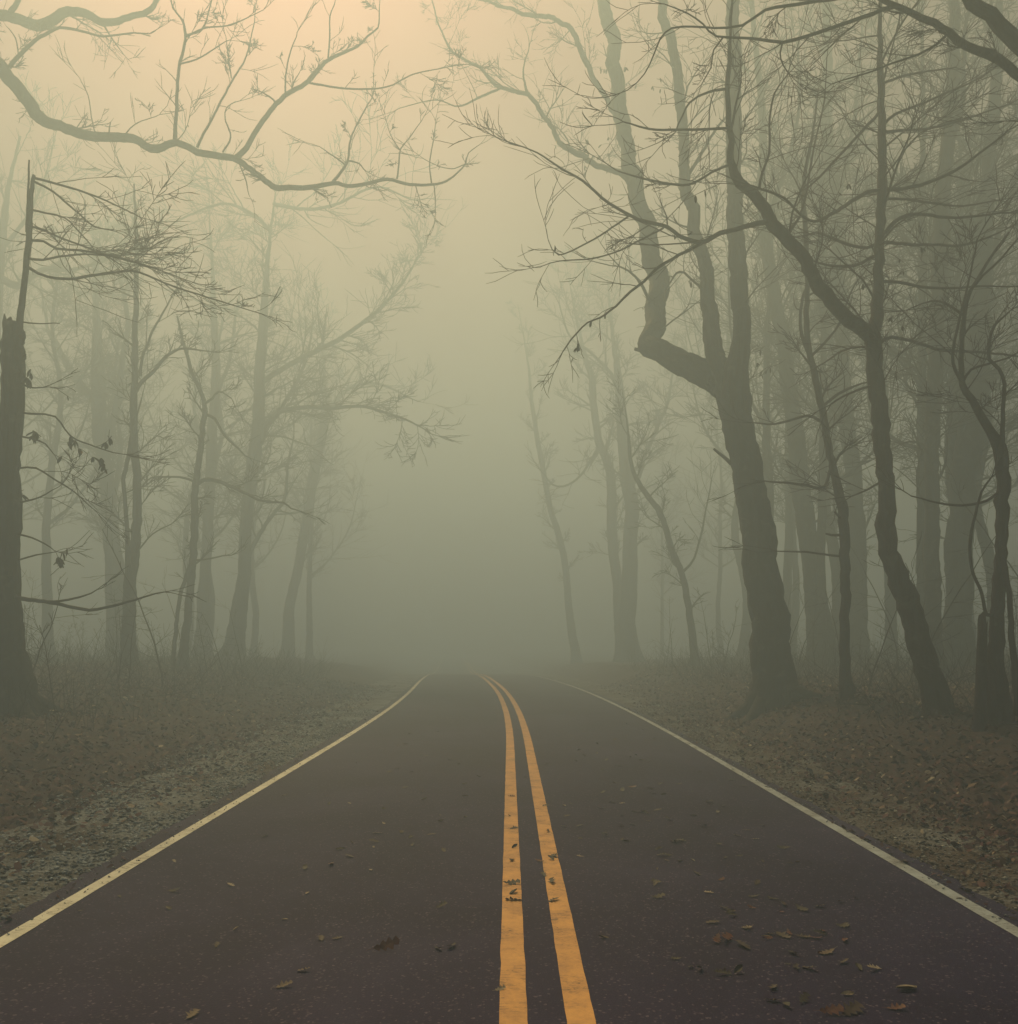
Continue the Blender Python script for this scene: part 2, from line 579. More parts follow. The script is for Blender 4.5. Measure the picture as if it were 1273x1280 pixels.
scatter('grit', 1600, edge_placer(1, 3.0, 3.3), STONE_V, STONE_F, 0.004, 0.014, M_STONES, 22, 0.7)
scatter('leaf_litter', 1500, edge_placer(-1, 3.05, 4.2), LITTER_V, LITTER_F, 0.015, 0.045, M_LITTER, 23, 1.0, 0.8)
scatter('leaf_litter', 1800, edge_placer(1, 3.05, 4.2), LITTER_V, LITTER_F, 0.015, 0.045, M_LITTER, 24, 1.0, 0.8)
def near_placer(sgn):
    def f(rs):
        y = -8 + 12 * rs.rand()
        x = road_cx(y) + sgn * (4.4 + 9 * rs.rand())
        return (x, y, ground_z(x, y) + 0.02 + 0.02 * rs.rand())
    return f
for sg_, sd_ in ((-1, 31), (1, 32)):
    scatter('leaf_litter', 14000, near_placer(sg_), LITTER_V, LITTER_F, 0.018, 0.060, M_LITTER, sd_, 1.0, 0.8)
scatter('leaf_litter', 5200, litter_edge(1, 3.25, 5.4), LITTER_V, LITTER_F, 0.016, 0.05, M_LITTER, 25, 1.0, 0.8)
scatter('leaf_litter', 42000, litter_placer(-1, 30, 1.3), LITTER_V, LITTER_F, 0.018, 0.060, M_LITTER, 5, 1.0, 0.8)
scatter('leaf_litter', 38000, litter_placer(1, 30, 1.3), LITTER_V, LITTER_F, 0.018, 0.060, M_LITTER, 6, 1.0, 0.8)

# ------------------------------------------------------------------ trees
def unproject(x, y, d):
    return Vector(((x - HX) * d / F, d, CAM_H - (y - HY) * d / F))

def parse(s, wk=1.0):
    out = []
    for t in s.split():
        v = [float(q) for q in t.split(',')]
        out.append(v if len(v) == 3 else v + [None])
    for v in out:
        if v[2] is not None:
            v[2] *= wk
    if out[0][2] is None:
        out[0][2] = 3.0
    if out[-1][2] is None:
        out[-1][2] = 1.2
    known = [i for i, v in enumerate(out) if v[2] is not None]
    for a, b in zip(known[:-1], known[1:]):
        for i in range(a + 1, b):
            t = (i - a) / (b - a)
            out[i][2] = out[a][2] * (1 - t) + out[b][2] * t
    return out

def catmull(pts, step):
    """pts: list of 4-vectors (x,y,z,r); resample smoothly about every `step` metres"""
    P = [np.array(p, dtype=float) for p in pts]
    P = [2 * P[0] - P[1]] + P + [2 * P[-1] - P[-2]]
    out = []
    for i in range(1, len(P) - 2):
        p0, p1, p2, p3 = P[i - 1:i + 3]
        n = max(1, int(np.linalg.norm(p2[:3] - p1[:3]) / step + 0.5))
        for k in range(n):
            t = k / n
            q = 0.5 * (2 * p1 + (p2 - p0) * t + (2 * p0 - 5 * p1 + 4 * p2 - p3) * t * t + (3 * p1 - p0 - 3 * p2 + p3) * t ** 3)
            q[3] = p1[3] * (1 - t) + p2[3] * t
            out.append(q)
    out.append(P[-2])
    return out

def rand_perp(d, rng):
    v = Vector((rng.gauss(0, 1), rng.gauss(0, 1), rng.gauss(0, 1)))
    v -= v.dot(d) * d
    return v.normalized() if v.length > 1e-6 else Vector((1, 0, 0))

class Twigger:
    def __init__(self, rng, rmin, up=0.10, flat=0.6, wiggle=0.30, zmax=26.0):
        self.rng, self.rmin, self.up, self.flat, self.wig, self.zmax = rng, rmin, up, flat, wiggle, zmax
        self.t = Tubes()
        self.count = 0
        self.ends = []
    def grow(self, p, d, L, r, lev):
        rng = self.rng
        n = 9 if lev >= 2 else (7 if lev == 1 else 5)
        pts, rad = [p.copy()], [max(self.rmin, r)]
        d = d.normalized()
        side = rand_perp(d, rng) * rng.uniform(0.02, 0.20)
        side.z *= 0.6
        for i in range(1, n):
            d = d + Vector((rng.uniform(-1, 1), rng.uniform(-1, 1), rng.uniform(-1, 1))) * self.wig * 0.55 + side
            d.z += self.up * 0.6 * (0.6 if lev else 1.0)
            d.normalize()
            p = p + d * (L / (n - 1)) * rng.uniform(0.8, 1.2)
            if p.z > self.zmax:
                break
            pts.append(p.copy())
            rad.append(max(self.rmin * (0.55 if i == n - 1 else 1.0), r * (1 - 0.8 * i / (n - 1))))
        if len(pts) < 3:
            return
        self.t.add(pts, rad, 4 if lev >= 2 else 3)
        self.count += 1
        self.ends += [pts[-1], pts[len(pts) // 2], pts[-2]]
        if lev <= 0:
            return
        m = {2: rng.randint(6, 10), 1: rng.randint(2, 4)}.get(lev, 8)
        for _ in range(m):
            t = rng.uniform(0.12, 0.92)
            f = t * (len(pts) - 1)
            i = min(len(pts) - 2, int(f))
            q = pts[i].lerp(pts[i + 1], f - i)
            td = (pts[i + 1] - pts[i]).normalized()
            ang = rng.uniform(0.45, 1.0)
            pd = rand_perp(td, rng)
            pd.z *= self.flat
            nd_ = td * math.cos(ang) + pd * math.sin(ang)
            self.grow(q, nd_, L * rng.uniform(0.30, 0.78) * (1.1 - 0.45 * t), rad[i] * 0.6, lev - 1)

TREES = {}
def make_tree(name, label, depth, paths, mat=None, seed=1, dens=1.4, blen=1.9, lev=2, up=0.10, flat=0.6, bare_below=3.0,
              drift=0.5, group=None, cat='tree', flare=1.55, ground_trunk=True, extend=True, wk=1.0):
    """paths: list of (part name, traced path, options); traced in frame pixels, then given real depth"""
    mat = mat or M_BARK
    rng = random.Random(seed)
    px = depth / F
    built = []                # list of (pixel x, pixel y, depth) samples for joining limbs
    segs = []
    root_loc = None
    for pi, spec in enumerate(paths):
        part, s = spec[0], spec[1]
        opt = spec[2] if len(spec) > 2 else {}
        tr = parse(s, opt.get('wk', wk))
        if pi == 0 or opt.get('free'):
            d0 = opt.get('depth', depth)
        else:
            d0 = min(built, key=lambda b: (b[0] - tr[0][0]) ** 2 + (b[1] - tr[0][1]) ** 2)[2]
        slope = opt.get('drift', 0.0 if pi == 0 else rng.choice((-1, 1)) * rng.uniform(0.2, 1.0) * drift)
        ph = rng.uniform(0, 6.28)
        amp = 0.0 if pi == 0 else 0.010 * depth
        pts, cum = [], 0.0
        for i, (x, y, w) in enumerate(tr):
            if i:
                cum += math.hypot(x - tr[i - 1][0], y - tr[i - 1][1])
            dd = d0 + slope * cum * px + amp * (math.sin(cum * 0.03 + ph) - math.sin(ph))
            P = unproject(x, y, dd)
            pts.append([P.x, P.y, P.z, max(0.5 * w * dd / F, 0.0006 * dd * 0.6)])
        if pi == 0 and ground_trunk:
            b = pts[0]
            gz = ground_z(b[0], b[1])
            root_loc = (b[0], b[1], gz)
            if b[2] > gz + 0.05:                     # carry the trunk on down into the soil
                pts.insert(0, [b[0], b[1], gz - 0.15, b[3] * 1.05])
                pts.insert(1, [b[0] * 1.0, b[1], (gz + b[2]) / 2, b[3]])
                if b[2] - gz < 0.3:
                    pts.pop(1)
            else:
                b[2] = gz - 0.15
        last = tr[-1]
        if last[1] >= 25 and last[2] > 2.0 and opt.get('tip', True):      # let the end thin out instead of stopping
            a, b = np.array(pts[-2][:3]), np.array(pts[-1][:3])
            dv = (b - a) / max(1e-6, np.linalg.norm(b - a))
            ln = min(4.5, last[2] * px * 16)
            side = np.array([rng.uniform(-.3, .3), rng.uniform(-.3, .3), rng.uniform(0, .3)])
            for k in range(1, 4):
                q = b + (dv + side * k / 3) * ln * k / 3
                pts.append([q[0], q[1], q[2], max(pts[-1][3] * 0.55, 0.006)])
        if extend and last[1] < 25 and opt.get('ext', True):       # above the frame the stem goes on
            a, b = np.array(pts[-2][:3]), np.array(pts[-1][:3])
            dv = (b - a) / max(1e-6, np.linalg.norm(b - a))
            ln = min(5.0, 25.2 - b[2])
            if ln > 0.4:
                for k in range(1, 4):
                    q = b + dv * ln * k / 3 + np.array([rng.uniform(-.15, .15), rng.uniform(-.15, .15), 0.1]) * k
                    pts.append([q[0], q[1], min(q[2], 26.1), max(pts[-1][3] * 0.62, 0.01)])
        keep = len(pts)
        for i in range(2, len(pts)):
            if pts[i][2] > 26.1:
                keep = i
                break
        if keep < len(pts):                          # the top of the tree: fine it down to a twig
            top = pts[keep - 1][2]
            pts = pts[:keep]
            for v in pts:
                v[3] *= 1 - 0.8 * sstep(top - 9.0, top, v[2])
        if len(pts) < 2 or pts[1][2] > 26.5:
            continue
        q = catmull(pts, max(0.12, 7 * px))
        # small crooks, as wood has
        for i in range(1, len(q) - 1):
            r = q[i][3]
            q[i][0] += rng.gauss(0, 1) * min(0.14 * r, 0.012) + 0.22 * r * noise.noise((i * 0.16, seed * 3.1, pi))
            q[i][1] += rng.gauss(0, 1) * min(0.14 * r, 0.012) + 0.22 * r * noise.noise((i * 0.16, seed * 7.1, pi + 40))
            q[i][2] += rng.gauss(0, 1) * min(0.10 * r, 0.008)
        if pi:                                       # branches change direction at their nodes
            kx, kz = [0.0], [0.0]
            for k in range(len(q) // 5 + 2):
                kx.append(rng.gauss(0, 1))
                kz.append(rng.gauss(0, 1))
            for i in range(2, len(q) - 1):
                k, f = i // 5, (i % 5) / 5
                a = min(0.30 * q[i][3] + 0.0006 * depth, 0.05)
                q[i][0] += a * (kx[k] * (1 - f) + kx[k + 1] * f)
                q[i][2] += a * (kz[k] * (1 - f) + kz[k + 1] * f)
        if pi == 0 and ground_trunk and flare > 1:
            z0 = root_loc[2]
            for v in q:
                h = max(0.0, v[2] - z0)
                v[3] *= 1 + (flare - 1) * math.exp(-h / 0.30) + 0.12 * math.exp(-h / 1.2)
        if pi == 0 and root_loc is None:
            root_loc = tuple(q[0][:3])
        for v in q:
            built.append((HX + v[0] * F / v[1], HY - (v[2] - CAM_H) * F / v[1], v[1]))
        segs.append((part, q, opt))
    root = empty(name, root_loc)
    thing(root, label, cat, group)
    tw = Twigger(rng, depth * 0.00034, up, flat)
    base_z = root_loc[2]
    for pi, (part, q, opt) in enumerate(segs):
        tb = Tubes()
        big = q[0][3] / px > 4
        huge = q[0][3] / px > 11 and depth < 21
        tb.add([v[:3] for v in q], [v[3] for v in q], 36 if huge else 14 if big else 8, 0.10 if huge else 0.09 if big else 0.05)
        if pi == 0 and ground_trunk and opt.get('roots'):
            for k in range(opt['roots']):
                an = opt.get('root_a', 3.3) + (k - 0.5) * 6.283 / opt['roots'] + rng.uniform(-.3, .3)
                r0 = q[2][3]
                rp = []
                L = r0 * rng.uniform(1.5, 2.4) * opt.get('root_l', 1.0)
                for m in range(6):
                    t = m / 5
                    x = root_loc[0] + math.cos(an + 0.2 * t) * (r0 * 0.4 + L * t)
                    y = root_loc[1] + math.sin(an + 0.2 * t) * (r0 * 0.4 + L * t)
                    rp.append([x, y, ground_z(x, y) + r0 * 0.55 * (1 - t) ** 2.2 - 0.03 * t - 0.03, r0 * 0.36 * (1 - t) + 0.02])
                rq = catmull(rp, 0.12)
                tb.add([v[:3] for v in rq], [v[3] for v in rq], 10, 0.06)
        link(part, tb.build(part, root_loc), mat, root)
        # side branches and twigs
        dn = opt.get('dens', dens)
        if dn <= 0:
            continue
        acc = rng.random()
        for i in range(1, len(q) - 1):
            a, b = Vector(q[i - 1][:3]), Vector(q[i][:3])
            sl = (b - a).length
            frac = i / len(q)
            if b.z - base_z < opt.get('below', bare_below) or (pi and frac < 0.12):
                continue
            acc += sl * dn
            while acc > 1:
                acc -= 1
                td = (b - a).normalized()
                ang = rng.uniform(0.6, 1.25)
                pd = rand_perp(td, rng)
                pd.z = pd.z * flat + 0.12
                dv = td * math.cos(ang) + pd * math.sin(ang)
                rr = min(q[i][3] * 0.45, 0.0018 * depth * rng.uniform(0.35, 1.0))
                thin = pi and q[0][3] / px < 3.4
                ln = opt.get('blen', blen) * (1.5 if thin else 1.0) * rng.uniform(0.45, 1.25) * (1.0 if pi == 0 else (1.15 - 0.6 * frac))
                tw.grow(b, dv, ln, rr, opt.get('lev', 1 if thin and rng.random() < 0.75 else lev))
        if pi and opt.get('tip', True):
            td = (Vector(q[-1][:3]) - Vector(q[-3][:3])).normalized()
            for _ in range(2):
                tw.grow(Vector(q[-1][:3]), (td + rand_perp(td, rng) * 0.30), blen * rng.uniform(0.5, 0.9), q[-1][3] * 0.9, 1)
    if tw.count:
        stuff(link('crown', tw.t.build('crown', root_loc), mat, root))
    TREES[label] = (root, built, tw)
    return root, built, tw

# hanging dead leaves: each one a part of its tree
def leaf_mesh(name, kind, L, seed):
    rng = random.Random(seed)
    V, Fc = [], []
    if kind == 'blade':                      # elongated beech or chestnut leaf, folded along the rib
        N = 6
        for i in range(N + 1):
            t = i / N
            w = 0.22 * math.sin(math.pi * min(1, t * 0.98 + 0.02)) ** 0.8
            bend = 0.18 * t * t
            V += [((t - 0) * L, w * L * rng.uniform(.85, 1.1), (0.10 * math.sin(3 * t) + bend) * L),
                  (t * L, 0, (bend - 0.05) * L), (t * L, -w * L * rng.uniform(.85, 1.1), (0.08 * math.sin(4 * t) + bend) * L)]
        for i in range(N):
            a = i * 3
            Fc += [(a, a + 1, a + 4, a + 3), (a + 1, a + 2, a + 5, a + 4)]
    else:                                    # lobed oak leaf with a stalk, curled
        N = 8
        cu, cv = rng.uniform(-0.1, 0.35), rng.uniform(0.1, 0.9)
        for i in range(N + 1):
            t = i / N
            env = 0.34 * (math.sin(math.pi * (0.06 + 0.9 * t)) ** 0.75) * (0.75 + 0.45 * t)
            lob = rng.uniform(0.85, 1.15) if i % 2 else 0.30
            w = env * lob
            if i == 0:
                w = 0.02
            for sgn in (1, 0, -1):
                y = sgn * w * L * rng.uniform(0.8, 1.15)
                x = (t - 0.5 + (0.05 if i % 2 else 0)) * L
                V.append((x, y, cu * 1.2 * x * x / L + cv * y * y / L * 1.6 + rng.uniform(0, 0.03) * L))
        for i in range(N):
            a = i * 3
            Fc += [(a, a + 1, a + 4, a + 3), (a + 1, a + 2, a + 5, a + 4)]
        b = len(V)                           # stalk
        V += [(-0.5 * L, 0.012 * L, V[1][2]), (-0.5 * L, -0.012 * L, V[1][2]), (-0.78 * L, -0.01 * L, V[1][2] + 0.06 * L), (-0.78 * L, 0.01 * L, V[1][2] + 0.06 * L)]
        Fc += [(b, b + 1, b + 2, b + 3)]
    V = np.array(V)
    V[:, 2] -= V[:, 2].min()
    return mesh_from_arrays(name, V, [np.array(Fc)])

HANG = [leaf_mesh('leaf', 'blade', 0.11, 100 + i) for i in range(3)]
for m_ in HANG:
    m_.materials.append(M_LEAF['dark'])
def hang_leaves(tree, spots, seed, size=1.0):
    """spots: (x, y, spread px, count) in the frame; leaves hang at the depth of the nearest wood, from the nearest twig end when there is one"""
    root, built, tw = tree
    rng = random.Random(seed)
    ends = [(HX + e.x * F / e.y, HY - (e.z - CAM_H) * F / e.y, e) for e in tw.ends if e.y > 1]
    for (x, y, sp, n) in spots:
        for k in range(n):
            gx, gy = x + rng.gauss(0, sp), y + rng.gauss(0, sp * 0.6)
            near = sorted(ends, key=lambda e: (e[0] - gx) ** 2 + (e[1] - gy) ** 2)[:3]
            p = rng.choice(near)[2]
            o = bpy.data.objects.new('leaf', rng.choice(HANG))
            o.location = p - Vector(root.location)
            o.rotation_euler = (rng.uniform(-.6, .6), math.radians(rng.uniform(45, 110)), rng.uniform(0, 6.28))
            s = size * rng.uniform(0.7, 1.25)
            o.scale = (s, s, s)
            o.parent = root
            COL.objects.link(o)

# --- right side, near to far
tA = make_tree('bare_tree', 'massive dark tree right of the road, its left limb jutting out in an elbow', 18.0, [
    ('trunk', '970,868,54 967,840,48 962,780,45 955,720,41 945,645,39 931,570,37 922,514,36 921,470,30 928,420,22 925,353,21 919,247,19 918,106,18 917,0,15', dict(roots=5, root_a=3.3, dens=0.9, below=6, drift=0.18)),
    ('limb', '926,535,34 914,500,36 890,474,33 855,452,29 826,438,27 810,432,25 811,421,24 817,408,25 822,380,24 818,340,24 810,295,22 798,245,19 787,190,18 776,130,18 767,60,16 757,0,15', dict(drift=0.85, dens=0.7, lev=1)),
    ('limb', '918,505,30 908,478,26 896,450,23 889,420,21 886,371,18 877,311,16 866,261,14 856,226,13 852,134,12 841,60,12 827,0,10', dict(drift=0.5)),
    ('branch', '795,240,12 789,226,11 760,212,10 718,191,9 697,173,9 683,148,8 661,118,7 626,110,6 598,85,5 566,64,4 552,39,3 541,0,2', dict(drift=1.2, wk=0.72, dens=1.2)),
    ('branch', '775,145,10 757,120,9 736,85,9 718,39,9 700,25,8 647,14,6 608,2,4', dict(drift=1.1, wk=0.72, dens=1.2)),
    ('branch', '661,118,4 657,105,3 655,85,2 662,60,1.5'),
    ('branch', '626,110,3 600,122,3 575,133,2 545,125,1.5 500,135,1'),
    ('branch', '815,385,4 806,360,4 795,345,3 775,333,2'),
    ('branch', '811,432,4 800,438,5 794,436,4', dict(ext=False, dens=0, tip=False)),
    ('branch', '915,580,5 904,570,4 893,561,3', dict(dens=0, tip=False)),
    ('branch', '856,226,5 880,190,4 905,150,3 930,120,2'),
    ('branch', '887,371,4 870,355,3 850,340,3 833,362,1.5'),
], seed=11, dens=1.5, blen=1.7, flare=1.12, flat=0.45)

tB = make_tree('bare_tree', 'dark slender tree on the right, forked in a wide V above a bent stem', 13.0, [
    ('trunk', '1171,884,29 1163,845,27 1148,795,26 1130,739,25 1114,690,22 1107,656,23 1108,640,21 1106,607,19 1103,551,20 1098,495,19 1094,450,18 1091,415,18 1097,395,15 1099,336,12 1103,247,11 1104,177,9.5 1102,106,8 1101,53,6 1101,10,4.5', dict(roots=4, root_a=0.2, dens=4.0, below=4.6, blen=1.5)),
    ('limb', '1093,428,18 1084,413,18 1068,402,18 1045,382,17.5 1021,353,17 1010,330,16 1000,315,15.5 985,298,15 968,280,15 954,254,13 940,238,12 929,230,12 920,218,11 914,200,9 913,177,8 912,134,7 912,88,6 913,53,4 914,20,3', dict(drift=-0.2, dens=1.6, blen=1.3)),
    ('branch', '964,277,7 945,279,6.5 929,283,6 901,292,6 884,302,6 876,304,6 867,303,5.5 850,295,5 835,284,5 806,276,4.5 782,265,4 753,247,3.6 729,226,3.2 700,209,2.6 672,191,2 647,180,1.5 619,170,1', dict(drift=0.12, dens=3.2, blen=0.9)),
    ('branch', '878,304,4.5 862,312,4.2 849,318,4 823,333,4 806,350,3.6 788,364,3.2 771,382,2.8 752,397,2.3 736,403,2 715,424,2 704,440,1.5', dict(drift=-0.1, dens=2.6, blen=0.6)),
    ('branch', '790,268,2.5 765,284,2.3 735,303,2 700,318,1.6 686,300,1', dict(dens=2.5, blen=0.6)),
    ('branch', '830,285,2.6 800,300,2.3 775,312,2 740,322,1.8 700,326,1.4 680,332,1', dict(dens=3.5, blen=0.5)),
    ('branch', '1100,300,5 1085,310,4 1060,306,4 1040,297,3.6 1020,290,3 1008,293,2.5', dict(dens=2.5, blen=0.7)),
    ('branch', '1100,318,5 1088,323,4.5 1070,331,4.2 1045,331,3.6 1025,327,2.6 1005,318,1.6', dict(dens=2.5, blen=0.7)),
    ('branch', '1102,238,5 1085,240,5 1065,252,5 1040,266,4.5 1020,274,3.5 1000,264,3 980,246,3 960,238,2.5 942,232,2', dict(dens=2.2, blen=0.7)),
    ('branch', '1104,137,4 1075,165,3.6 1050,195,3.2 1025,222,2.8 1010,235,2', dict(dens=2, blen=0.7)),
    ('branch', '1107,292,5 1118,277,5 1135,268,4.5 1155,267,4 1185,271,3.5 1220,270,3 1262,266,2', dict(dens=2.6, blen=0.8)),
    ('branch', '1107,303,4.5 1130,304,4 1165,306,3.5 1200,307,3 1235,296,2.4 1270,280,1.5', dict(dens=2.6, blen=0.8)),
    ('branch', '1107,237,5.5 1130,236,5 1160,228,4.5 1195,212,4 1225,190,3.2 1262,162,2', dict(dens=2.6, blen=0.8)),
    ('branch', '1106,248,3.6 1135,249,3.2 1170,255,3 1205,258,2.4 1250,250,1.4', dict(dens=2.6, blen=0.7)),
    ('branch', '1107,165,4 1130,163,3.6 1165,160,3 1210,148,2.6 1262,130,1.6', dict(dens=2.6, blen=0.8)),
    ('branch', '1106,155,4 1120,142,3.6 1150,130,3 1190,114,2.6 1225,98,2.2 1260,70,1.4', dict(dens=2.6, blen=0.8)),
    ('branch', '1104,105,3.5 1125,96,3.2 1155,90,2.6 1195,84,1.6', dict(dens=2.6, blen=0.8)),
    ('branch', '1102,352,4 1125,352,4 1155,357,3.6 1190,359,3 1230,357,2.6 1270,358,1.6', dict(dens=2.2, blen=0.7)),
    ('branch', '1102,427,4.5 1115,421,4.5 1140,424,4 1175,436,4 1210,440,3.4 1270,447,2.4', dict(dens=1.4, blen=0.7)),
    ('branch', '1098,480,3.6 1080,485,3.2 1055,494,2.6 1040,505,2', dict(dens=1.4, blen=0.7)),
    ('branch', '988,290,4 1000,270,3.2 1006,248,3 1012,215,2.6 1022,170,2.2 1032,120,1.6 1036,60,1', dict(dens=2, blen=0.7)),
    ('branch', '950,236,3.6 953,215,3.2 961,190,3 962,150,2.6 968,118,2.2 984,95,1.6', dict(dens=2, blen=0.7)),
    ('branch', '916,205,3.5 890,215,3 862,230,3 830,229,2.8 800,222,2.4 770,212,1.6', dict(dens=2.4, blen=0.6)),
    ('branch', '913,160,3.5 880,162,3.2 850,162,3 810,160,2.6 780,152,1.6', dict(dens=2.4, blen=0.6)),
    ('branch', '912,110,3.5 885,115,3 862,128,2.6 845,165,1.6', dict(dens=2.4, blen=0.6)),
    ('branch', '1106,600,3 1085,612,2.6 1066,620,1.6', dict(dens=2, blen=0.5)),
], mat=M_BARK_RED, seed=23, dens=2.0, blen=1.2, flare=1.25, drift=0.7, flat=0.4, up=0.05)

tC = make_tree('bare_tree', 'thin crooked young tree standing just left of the wide forked dark tree', 16.0, [
    ('trunk', '1060,862,15 1058,840,12 1057,780,11 1057,720,11 1056,660,12 1053,630,12 1044,592,9.5 1037,560,9 1031,525,8.5 1021,476,7.5 1014,445,7 1009,410,6.5 1010,353,6 1008,300,6 1006,265,5.5 1005,240,5 1010,200,4 1018,160,3 1024,110,2', dict(dens=1.6, below=3.2, blen=1.2)),
    ('branch', '1014,447,5 1006,425,4.5 1002,400,4 1003,375,3.6 1010,355,3', dict(dens=0.5)),
    ('branch', '1014,446,4 1025,436,3.6 1040,420,3 1050,405,2.6 1066,360,2.2 1085,335,1.5', dict(dens=1.4, blen=0.6)),
    ('branch', '1056,650,4 1049,645,3 1044,640,2.4', dict(dens=0, tip=False)),
    ('branch', '1052,669,3.5 1040,669,3 1033,667,2', dict(dens=0, tip=False)),
    ('branch', '1031,528,4 1010,520,3.5 985,527,3 960,531,2.4 940,528,1.6', dict(dens=1.5, blen=0.7)),
    ('branch', '1041,580,4 1030,609,3.5 1010,606,3.2 990,603,3 955,601,1.6', dict(dens=1.5, blen=0.7)),
    ('branch', '1050,695,3 1030,693,2.6 1000,690,2.4 972,689,1.4', dict(dens=1.5, blen=0.6)),
    ('branch', '1028,510,4 1048,492,3.6 1066,484,3 1085,478,2', dict(dens=1, blen=0.6)),
], mat=M_BARK_RED, seed=31, dens=2.0, blen=1.3, flare=1.3, flat=0.35, up=0.05)

tH = make_tree('bare_tree', 'knotted dark tree at the far right edge beside a broken stump', 11.5, [
    ('trunk', '1248,874,26 1246,832,19 1248,757,15 1252,682,13 1254,626,15 1254,589,15 1250,559,15 1239,540,11 1222,508,9 1204,480,7.5 1202,439,5.5 1206,400,5 1211,370,4.5 1222,350,4 1240,320,3 1262,290,2', dict(dens=2.6, below=4.0, blen=1.0)),
    ('limb', '1252,575,9 1254,545,6 1255,510,5 1258,480,4.5 1251,462,4 1240,450,4 1238,430,3.6 1245,405,3 1262,390,2', dict(dens=2)),
    ('branch', '1204,478,5 1192,455,4 1195,425,3.5 1204,385,3.2 1212,350,2.6 1222,300,2', dict(dens=2.2)),
    ('branch', '1251,690,8 1258,722,7 1264,770,7 1268,830,8 1272,895,9', dict(dens=0, tip=False, drift=0.0)),
    ('branch', '1246,770,5 1234,768,4.5 1228,742,4 1215,710,4 1213,675,4 1220,645,3.5 1228,615,3 1240,597,2', dict(dens=1.2, blen=0.6)),
    ('branch', '1204,478,4 1215,462,3 1235,455,3 1262,447,2', dict(dens=2)),
    ('branch', '1254,610,4 1236,625,3.4 1205,630,3 1175,628,2.6 1140,620,1.6', dict(dens=1.6, blen=0.6)),
    ('branch', '1212,365,3.4 1230,345,3 1252,325,2.6 1272,300,2', dict(dens=3)),
    ('branch', '1206,395,3.4 1185,380,3 1165,375,2.4 1140,385,1.6', dict(dens=3)),
], mat=M_BARK_RED, seed=41, dens=2.2, blen=0.9, flare=1.3)

tX = make_tree('bare_tree', 'tree whose two thick dark limbs cross the top right corner from the edge', 9.5, [
    ('trunk', '1452,905,52 1448,800,44 1440,640,40 1425,480,38 1408,330,34 1390,200,28 1375,90,24 1365,0,20', dict(dens=0.6, below=5)),
    ('limb', '1385,165,22 1340,120,20 1300,78,19 1261,42,18 1237,18,16 1215,0,14 1190,-22,11', dict(drift=-0.1, ext=False, dens=0.8)),
    ('limb', '1398,250,20 1350,180,15 1305,120,12 1263,87,11 1240,67,12 1222,61,10 1198,46,10 1169,28,8.5 1141,16,7.5 1113,5,6.5 1090,-8,5.5 1060,-25,4', dict(drift=0.05, ext=False, dens=2.2)),
    ('branch', '1120,8,5 1105,12,5 1092,18,5 1053,32,4.6 1014,44,4.3 979,52,4 960,50,3.6 940,48,3.2 897,46,2.6 880,30,2.2 860,15,1.8 832,5,1.2', dict(drift=0.1, ext=False, dens=3, blen=0.7)),
    ('branch', '979,52,2.6 976,66,2.2 981,82,1.8 988,94,1', dict(ext=False, dens=2.5, blen=0.3)),
    ('branch', '1140,-18,5 1080,-6,4.5 1021,0,4 985,6,3.8 957,12,3.6 940,25,3.4 929,32,3 910,35,2.8 894,35,2.6 868,33,2.4 841,35,2.2 826,48,2 817,70,1.8 806,92,1.5 785,112,1.2 755,122,1', dict(drift=0.1, ext=False, free=True, depth=9.6, dens=2.4, blen=0.6)),
    ('branch', '905,46,2.4 893,62,2 890,85,1.7 878,105,1.2', dict(ext=False, dens=2.5, blen=0.4)),
    ('branch', '1188,40,4 1172,55,3.4 1150,68,3 1120,78,2.6 1085,92,2 1040,105,1.4', dict(ext=False, dens=2.6, blen=0.6)),
], mat=M_BARK, seed=51, dens=1.2, blen=0.9, flare=1.4, drift=0.25)

tF = make_tree('bare_tree', 'straight grey trunk rising right of the wide forked dark tree', 21.0, [
    ('trunk', '1170,858,24 1168,800,20 1166,700,18 1166,645,17.5 1166,570,17.5 1168,495,18 1170,442,18 1173,380,19 1176,318,19 1180,240,18 1187,159,17 1193,88,14 1192,0,12', {}),
    ('limb', '1184,200,9 1194,160,8 1203,115,7 1206,60,5 1212,0,4'),
    ('branch', '1166,560,3 1140,552,2.6 1118,560,1.4', dict(blen=0.7)),
], seed=61, dens=2.4, blen=2.0, bare_below=3.5, flat=0.35, up=0.04)

tG = make_tree('bare_tree', 'broad grey trunk deep at the right, forking low into a thin left stem', 25.0, [
    ('trunk', '1196,850,40 1197,800,34 1199,757,31 1202,645,31 1211,570,33 1219,495,32 1225,420,29 1228,360,26 1230,318,22 1235,230,18 1243,141,14 1247,70,12 1250,0,9', {}),
    ('limb', '1198,640,14 1189,590,13 1187,551,13 1191,500,12 1190,470,11 1184,442,9 1181,410,8 1186,360,6 1196,300,4 1200,240,2.5'),
    ('limb', '1229,350,10 1245,310,8 1258,270,6 1272,220,4'),
], seed=71, dens=2.4, blen=2.1, bare_below=3, flat=0.35, up=0.04)

tE = make_tree('bare_tree', 'pale leaning trunk directly behind the massive elbowed tree', 29.0, [
    ('trunk', '1031,838,36 1027,815,32 1020,739,26 1010,664,24 1001,607,22 994,532,20 986,476,19 979,420,17 971,380,16 960,318,15 953,247,12 955,190,10 954,141,9 945,53,7 940,0,6', {}),
    ('limb', '957,300,7 968,250,6 985,200,5 998,140,4 1000,60,3'),
], seed=81, dens=2.4, blen=2.0, bare_below=4, flat=0.35, up=0.04)

